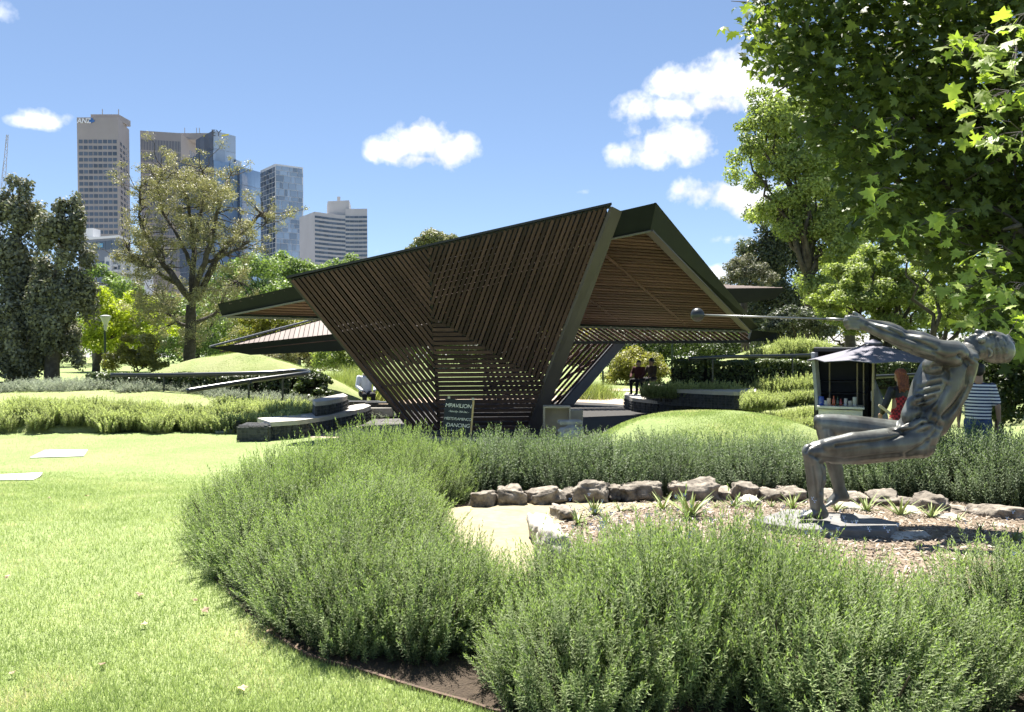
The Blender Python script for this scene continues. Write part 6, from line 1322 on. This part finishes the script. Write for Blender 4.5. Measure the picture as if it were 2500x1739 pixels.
# white gridded glass tower
Y3 = 620; t = thing('grid_tower','slim glass tower with irregular white window grid','building',(XY(675,Y3).x,Y3,zb)); M_WG = solid('white_frame',(.55,.56,.57),rough=.6); M_G3L = glass('grid_glass_pale',(.22,.29,.38),rough=.1,objvar=.35); M_G3D = glass('grid_glass_dark',(.07,.09,.12),rough=.1,objvar=.6)
a, c, b = XY(639,Y3+26), XY(675,Y3), XY(742.7,Y3+14); z1 = P(675,400,Y3).z; bk = a+b-c; q = [Vector((p.x,p.y,0)) for p in (a,c,b,bk)]; MB().prism([(p.x,p.y,zb) for p in q],[(p.x,p.y,z1) for p in q]).build('wall', M_WG, t)
facade(t, a, c, z1-2, zb+40, 5, 24, 'window', M_G3D, .80, .86, 0, 0, 0, depth=.5)
rr = random.Random(8); tt = Vector((b.x-c.x,b.y-c.y,0)); WW = tt.length; tt.normalize(); nv = Vector((tt.y,-tt.x,0)); nv = nv if nv.y < 0 else -nv; z = z1-1.2; k = 0
while z > zb+40 and k < 178:
    hh = rr.choice((3.4,5.2,6.8)); x = .3
    while x < WW-.6:
        ww = min(rr.choice((2.2,3.2,4.6,6.0)), WW-.3-x)
        if ww > .8: slab('window', frame_matrix(Vector((c.x,c.y,0))+tt*(x+ww/2)+Vector((0,0,z-hh/2))+nv*.05, tt, Vector((0,0,1)), nv, ww-.35, hh-.35, .5), M_G3L, t); k += 1
        x += ww
    z -= hh
# curved concrete hotel
Y4 = 520; t = thing('curved_hotel','grey concrete hotel slab with concave curved window front and blank core','building',(XY(769,Y4).x,Y4,zb)); zt = P(769,517,Y4).z
cpts = []
for i in range(13):
    s = i/12; u = 770+(898-770)*s; dY = 26*math.sin(math.pi*s*.9)*.55-10*s+22*s*s; cpts.append(XY(u,Y4+dY))
a = XY(733,Y4+26)
def ztop(s): return zt if s < .56 else P(880,500,Y4).z
q = [a]+cpts; bkp = [XY(905,Y4+60), XY(740,Y4+66)]
for lo, hi, z_ in ((0,7,zt),(7,12,P(880,500,Y4).z)):
    seg = ([a] if lo == 0 else [])+cpts[lo:hi+1]; back = [XY(898,Y4+50) if hi == 12 else XY(850,Y4+62)]+([XY(740,Y4+60)] if lo == 0 else [XY(850,Y4+62)])
    pts = [Vector((p.x,p.y,0)) for p in seg+back]; MB().prism([(p.x,p.y,zb) for p in pts],[(p.x,p.y,z_) for p in pts]).build('wall', M_GREY, t)
nf = 17
for i in range(12):
    zz = P(850,524,Y4).z if i < 7 else P(880,516,Y4).z
    rows = nf if i < 7 else nf+1
    p0, p1 = cpts[i], cpts[i+1]
    facade(t, p0, p1, zz, zz-rows*((zt-zb-25)/nf*.82), 1, rows, 'window', M_GLD, .94, .50, 0, 0, 0, depth=.5)
cb_ = [XY(802,Y4+22),XY(854,Y4+18),XY(858,Y4+40),XY(800,Y4+44)]; MB().prism([(p.x,p.y,zt-2) for p in cb_],[(p.x,p.y,P(828,478,Y4).z) for p in cb_]).build('lift_core', M_GREY, t)
p = XY(829,Y4+30); MB().box((p.x,p.y,P(828,473,Y4).z),(1.8,1.8,6)).build('chimney', M_GREY, t); p = XY(783,Y4+20); MB().box((p.x,p.y,zt+.8),(5,4,2)).build('roof_hut', M_GREY, t)
# lower buildings
Y5 = 420; t = thing('office_block','low grey office block with white roof at the foot of the brown tower','building',(XY(260,Y5).x,Y5,zb)); z1 = P(250,575,Y5).z
a, c, b = XY(200,Y5+12), XY(292,Y5), XY(320,Y5+25); bk = a+b-c; q = [Vector((p.x,p.y,0)) for p in (a,c,b,bk)]; MB().prism([(p.x,p.y,zb) for p in q],[(p.x,p.y,z1-1.2) for p in q]).build('wall', solid('office_grey',(.17,.195,.235),rough=.8,var=.08,scale=.2), t)
cc = sum(q,Vector())/4; q2 = [cc+(p-cc)*1.06 for p in q]; MB().prism([(p.x,p.y,z1-1.19) for p in q2],[(p.x,p.y,z1) for p in q2]).build('roof', solid('white_roof',(.7,.7,.68),rough=.7), t)
facade(t, a, c, z1-2, z1-7.5, 6, 1, 'window', M_GLD, .96, .8, 0, 0, 0); facade(t, a, c, z1-12, z1-30, 8, 4, 'window', M_GLD, .78, .62, 0, 0, 0); facade(t, c, b, z1-2, z1-30, 2, 5, 'window', M_GLD, .8, .75, .05, .05, 0)
text('lettering','SAXE',(XY(237,Y5).x,Y5+5,P(237,598,Y5).z),Vector((1,-.3,0)),Vector((0,0,1)),3.6,solid('pale_blue_sign',(.18,.45,.65),rough=.6),t,0,1,.1) if False else None
MB().box((XY(237,Y5).x,Y5+4.5,P(237,597,Y5).z),(2.8,.3,2.0)).build('sign_panel', solid('pale_blue_sign',(.14,.36,.55),rough=.6), t)
p = XY(222,Y5+30); MB().box((p.x,p.y,z1+3),(8,8,8)).build('plant_room', solid('plant_white',(.55,.56,.58),rough=.7), t)
Y6 = 330; t = thing('apartment_block','white balconied apartment block low behind the lime tree','building',(XY(290,Y6).x,Y6,zb)); M_APT = solid('apartment_white',(.52,.53,.54),rough=.8,var=.06,scale=.3)
for (u0, u1, vt, Yq) in ((258,272,628,Y6-3),(270,300,618,Y6),(298,322,640,Y6+3),(318,345,655,Y6+8)):
    a, b = XY(u0,Yq), XY(u1,Yq); z1 = P(u0,vt,Yq).z; MB().box(((a.x+b.x)/2,Yq+6,(z1+zb)/2),(b.x-a.x,12,z1-zb)).build('wall', M_APT, t)
    facade(t, a, b, z1-1, z1-20, max(1,int((u1-u0)/9)), 6, 'window', M_GLD, .6, .5, .05, .05, 0, depth=.3)
for i in range(6): MB().box((XY(281,Y6).x,Y6-.8,P(281,636+i*13,Y6).z),(3.2,1.6,.9)).build('balcony', M_APT, t)
# tower crane at the frame edge
M_CR = solid('crane_grey',(.42,.42,.42),rough=.6); t = thing('tower_crane','pale lattice jib of a tower crane at the left frame edge','crane',P(4,480,500))
mb = MB(); p0, p1 = P(6,482,500), P(18,329,500); s1 = Vector((1.1,0,0)); n = 18
for s in (-1,1): mb.tube([p0+s1*s*1.1,p1+s1*s*.5],.22,4)
for i in range(n): a = p0.lerp(p1,i/n); b = p0.lerp(p1,(i+1)/n); s = 1 if i%2 else -1; mb.tube([a+s1*s*(1.1-.6*i/n), b-s1*s*(1.1-.6*i/n)],.14,4)
mb.build('jib', M_CR, t); mb = MB(); mb.tube([P(-2,470,500),p1],.10,4); mb.tube([P(-6,450,500),P(8,470,500)],.2,4); mb.build('stay_cable', M_CR, t); mb = MB()
for dx in (-1,1): mb.tube([P(4,482,500)+Vector((dx,0,0)), Vector((P(4,482,500).x+dx,500,zb))],.25,4)
for i in range(30): z = zb+ i*(P(4,482,500).z-zb)/30; mb.tube([(P(4,482,500).x-1,500,z),(P(4,482,500).x+1,500,z+(P(4,482,500).z-zb)/30)],.15,4)
mb.build('mast', M_CR, t)
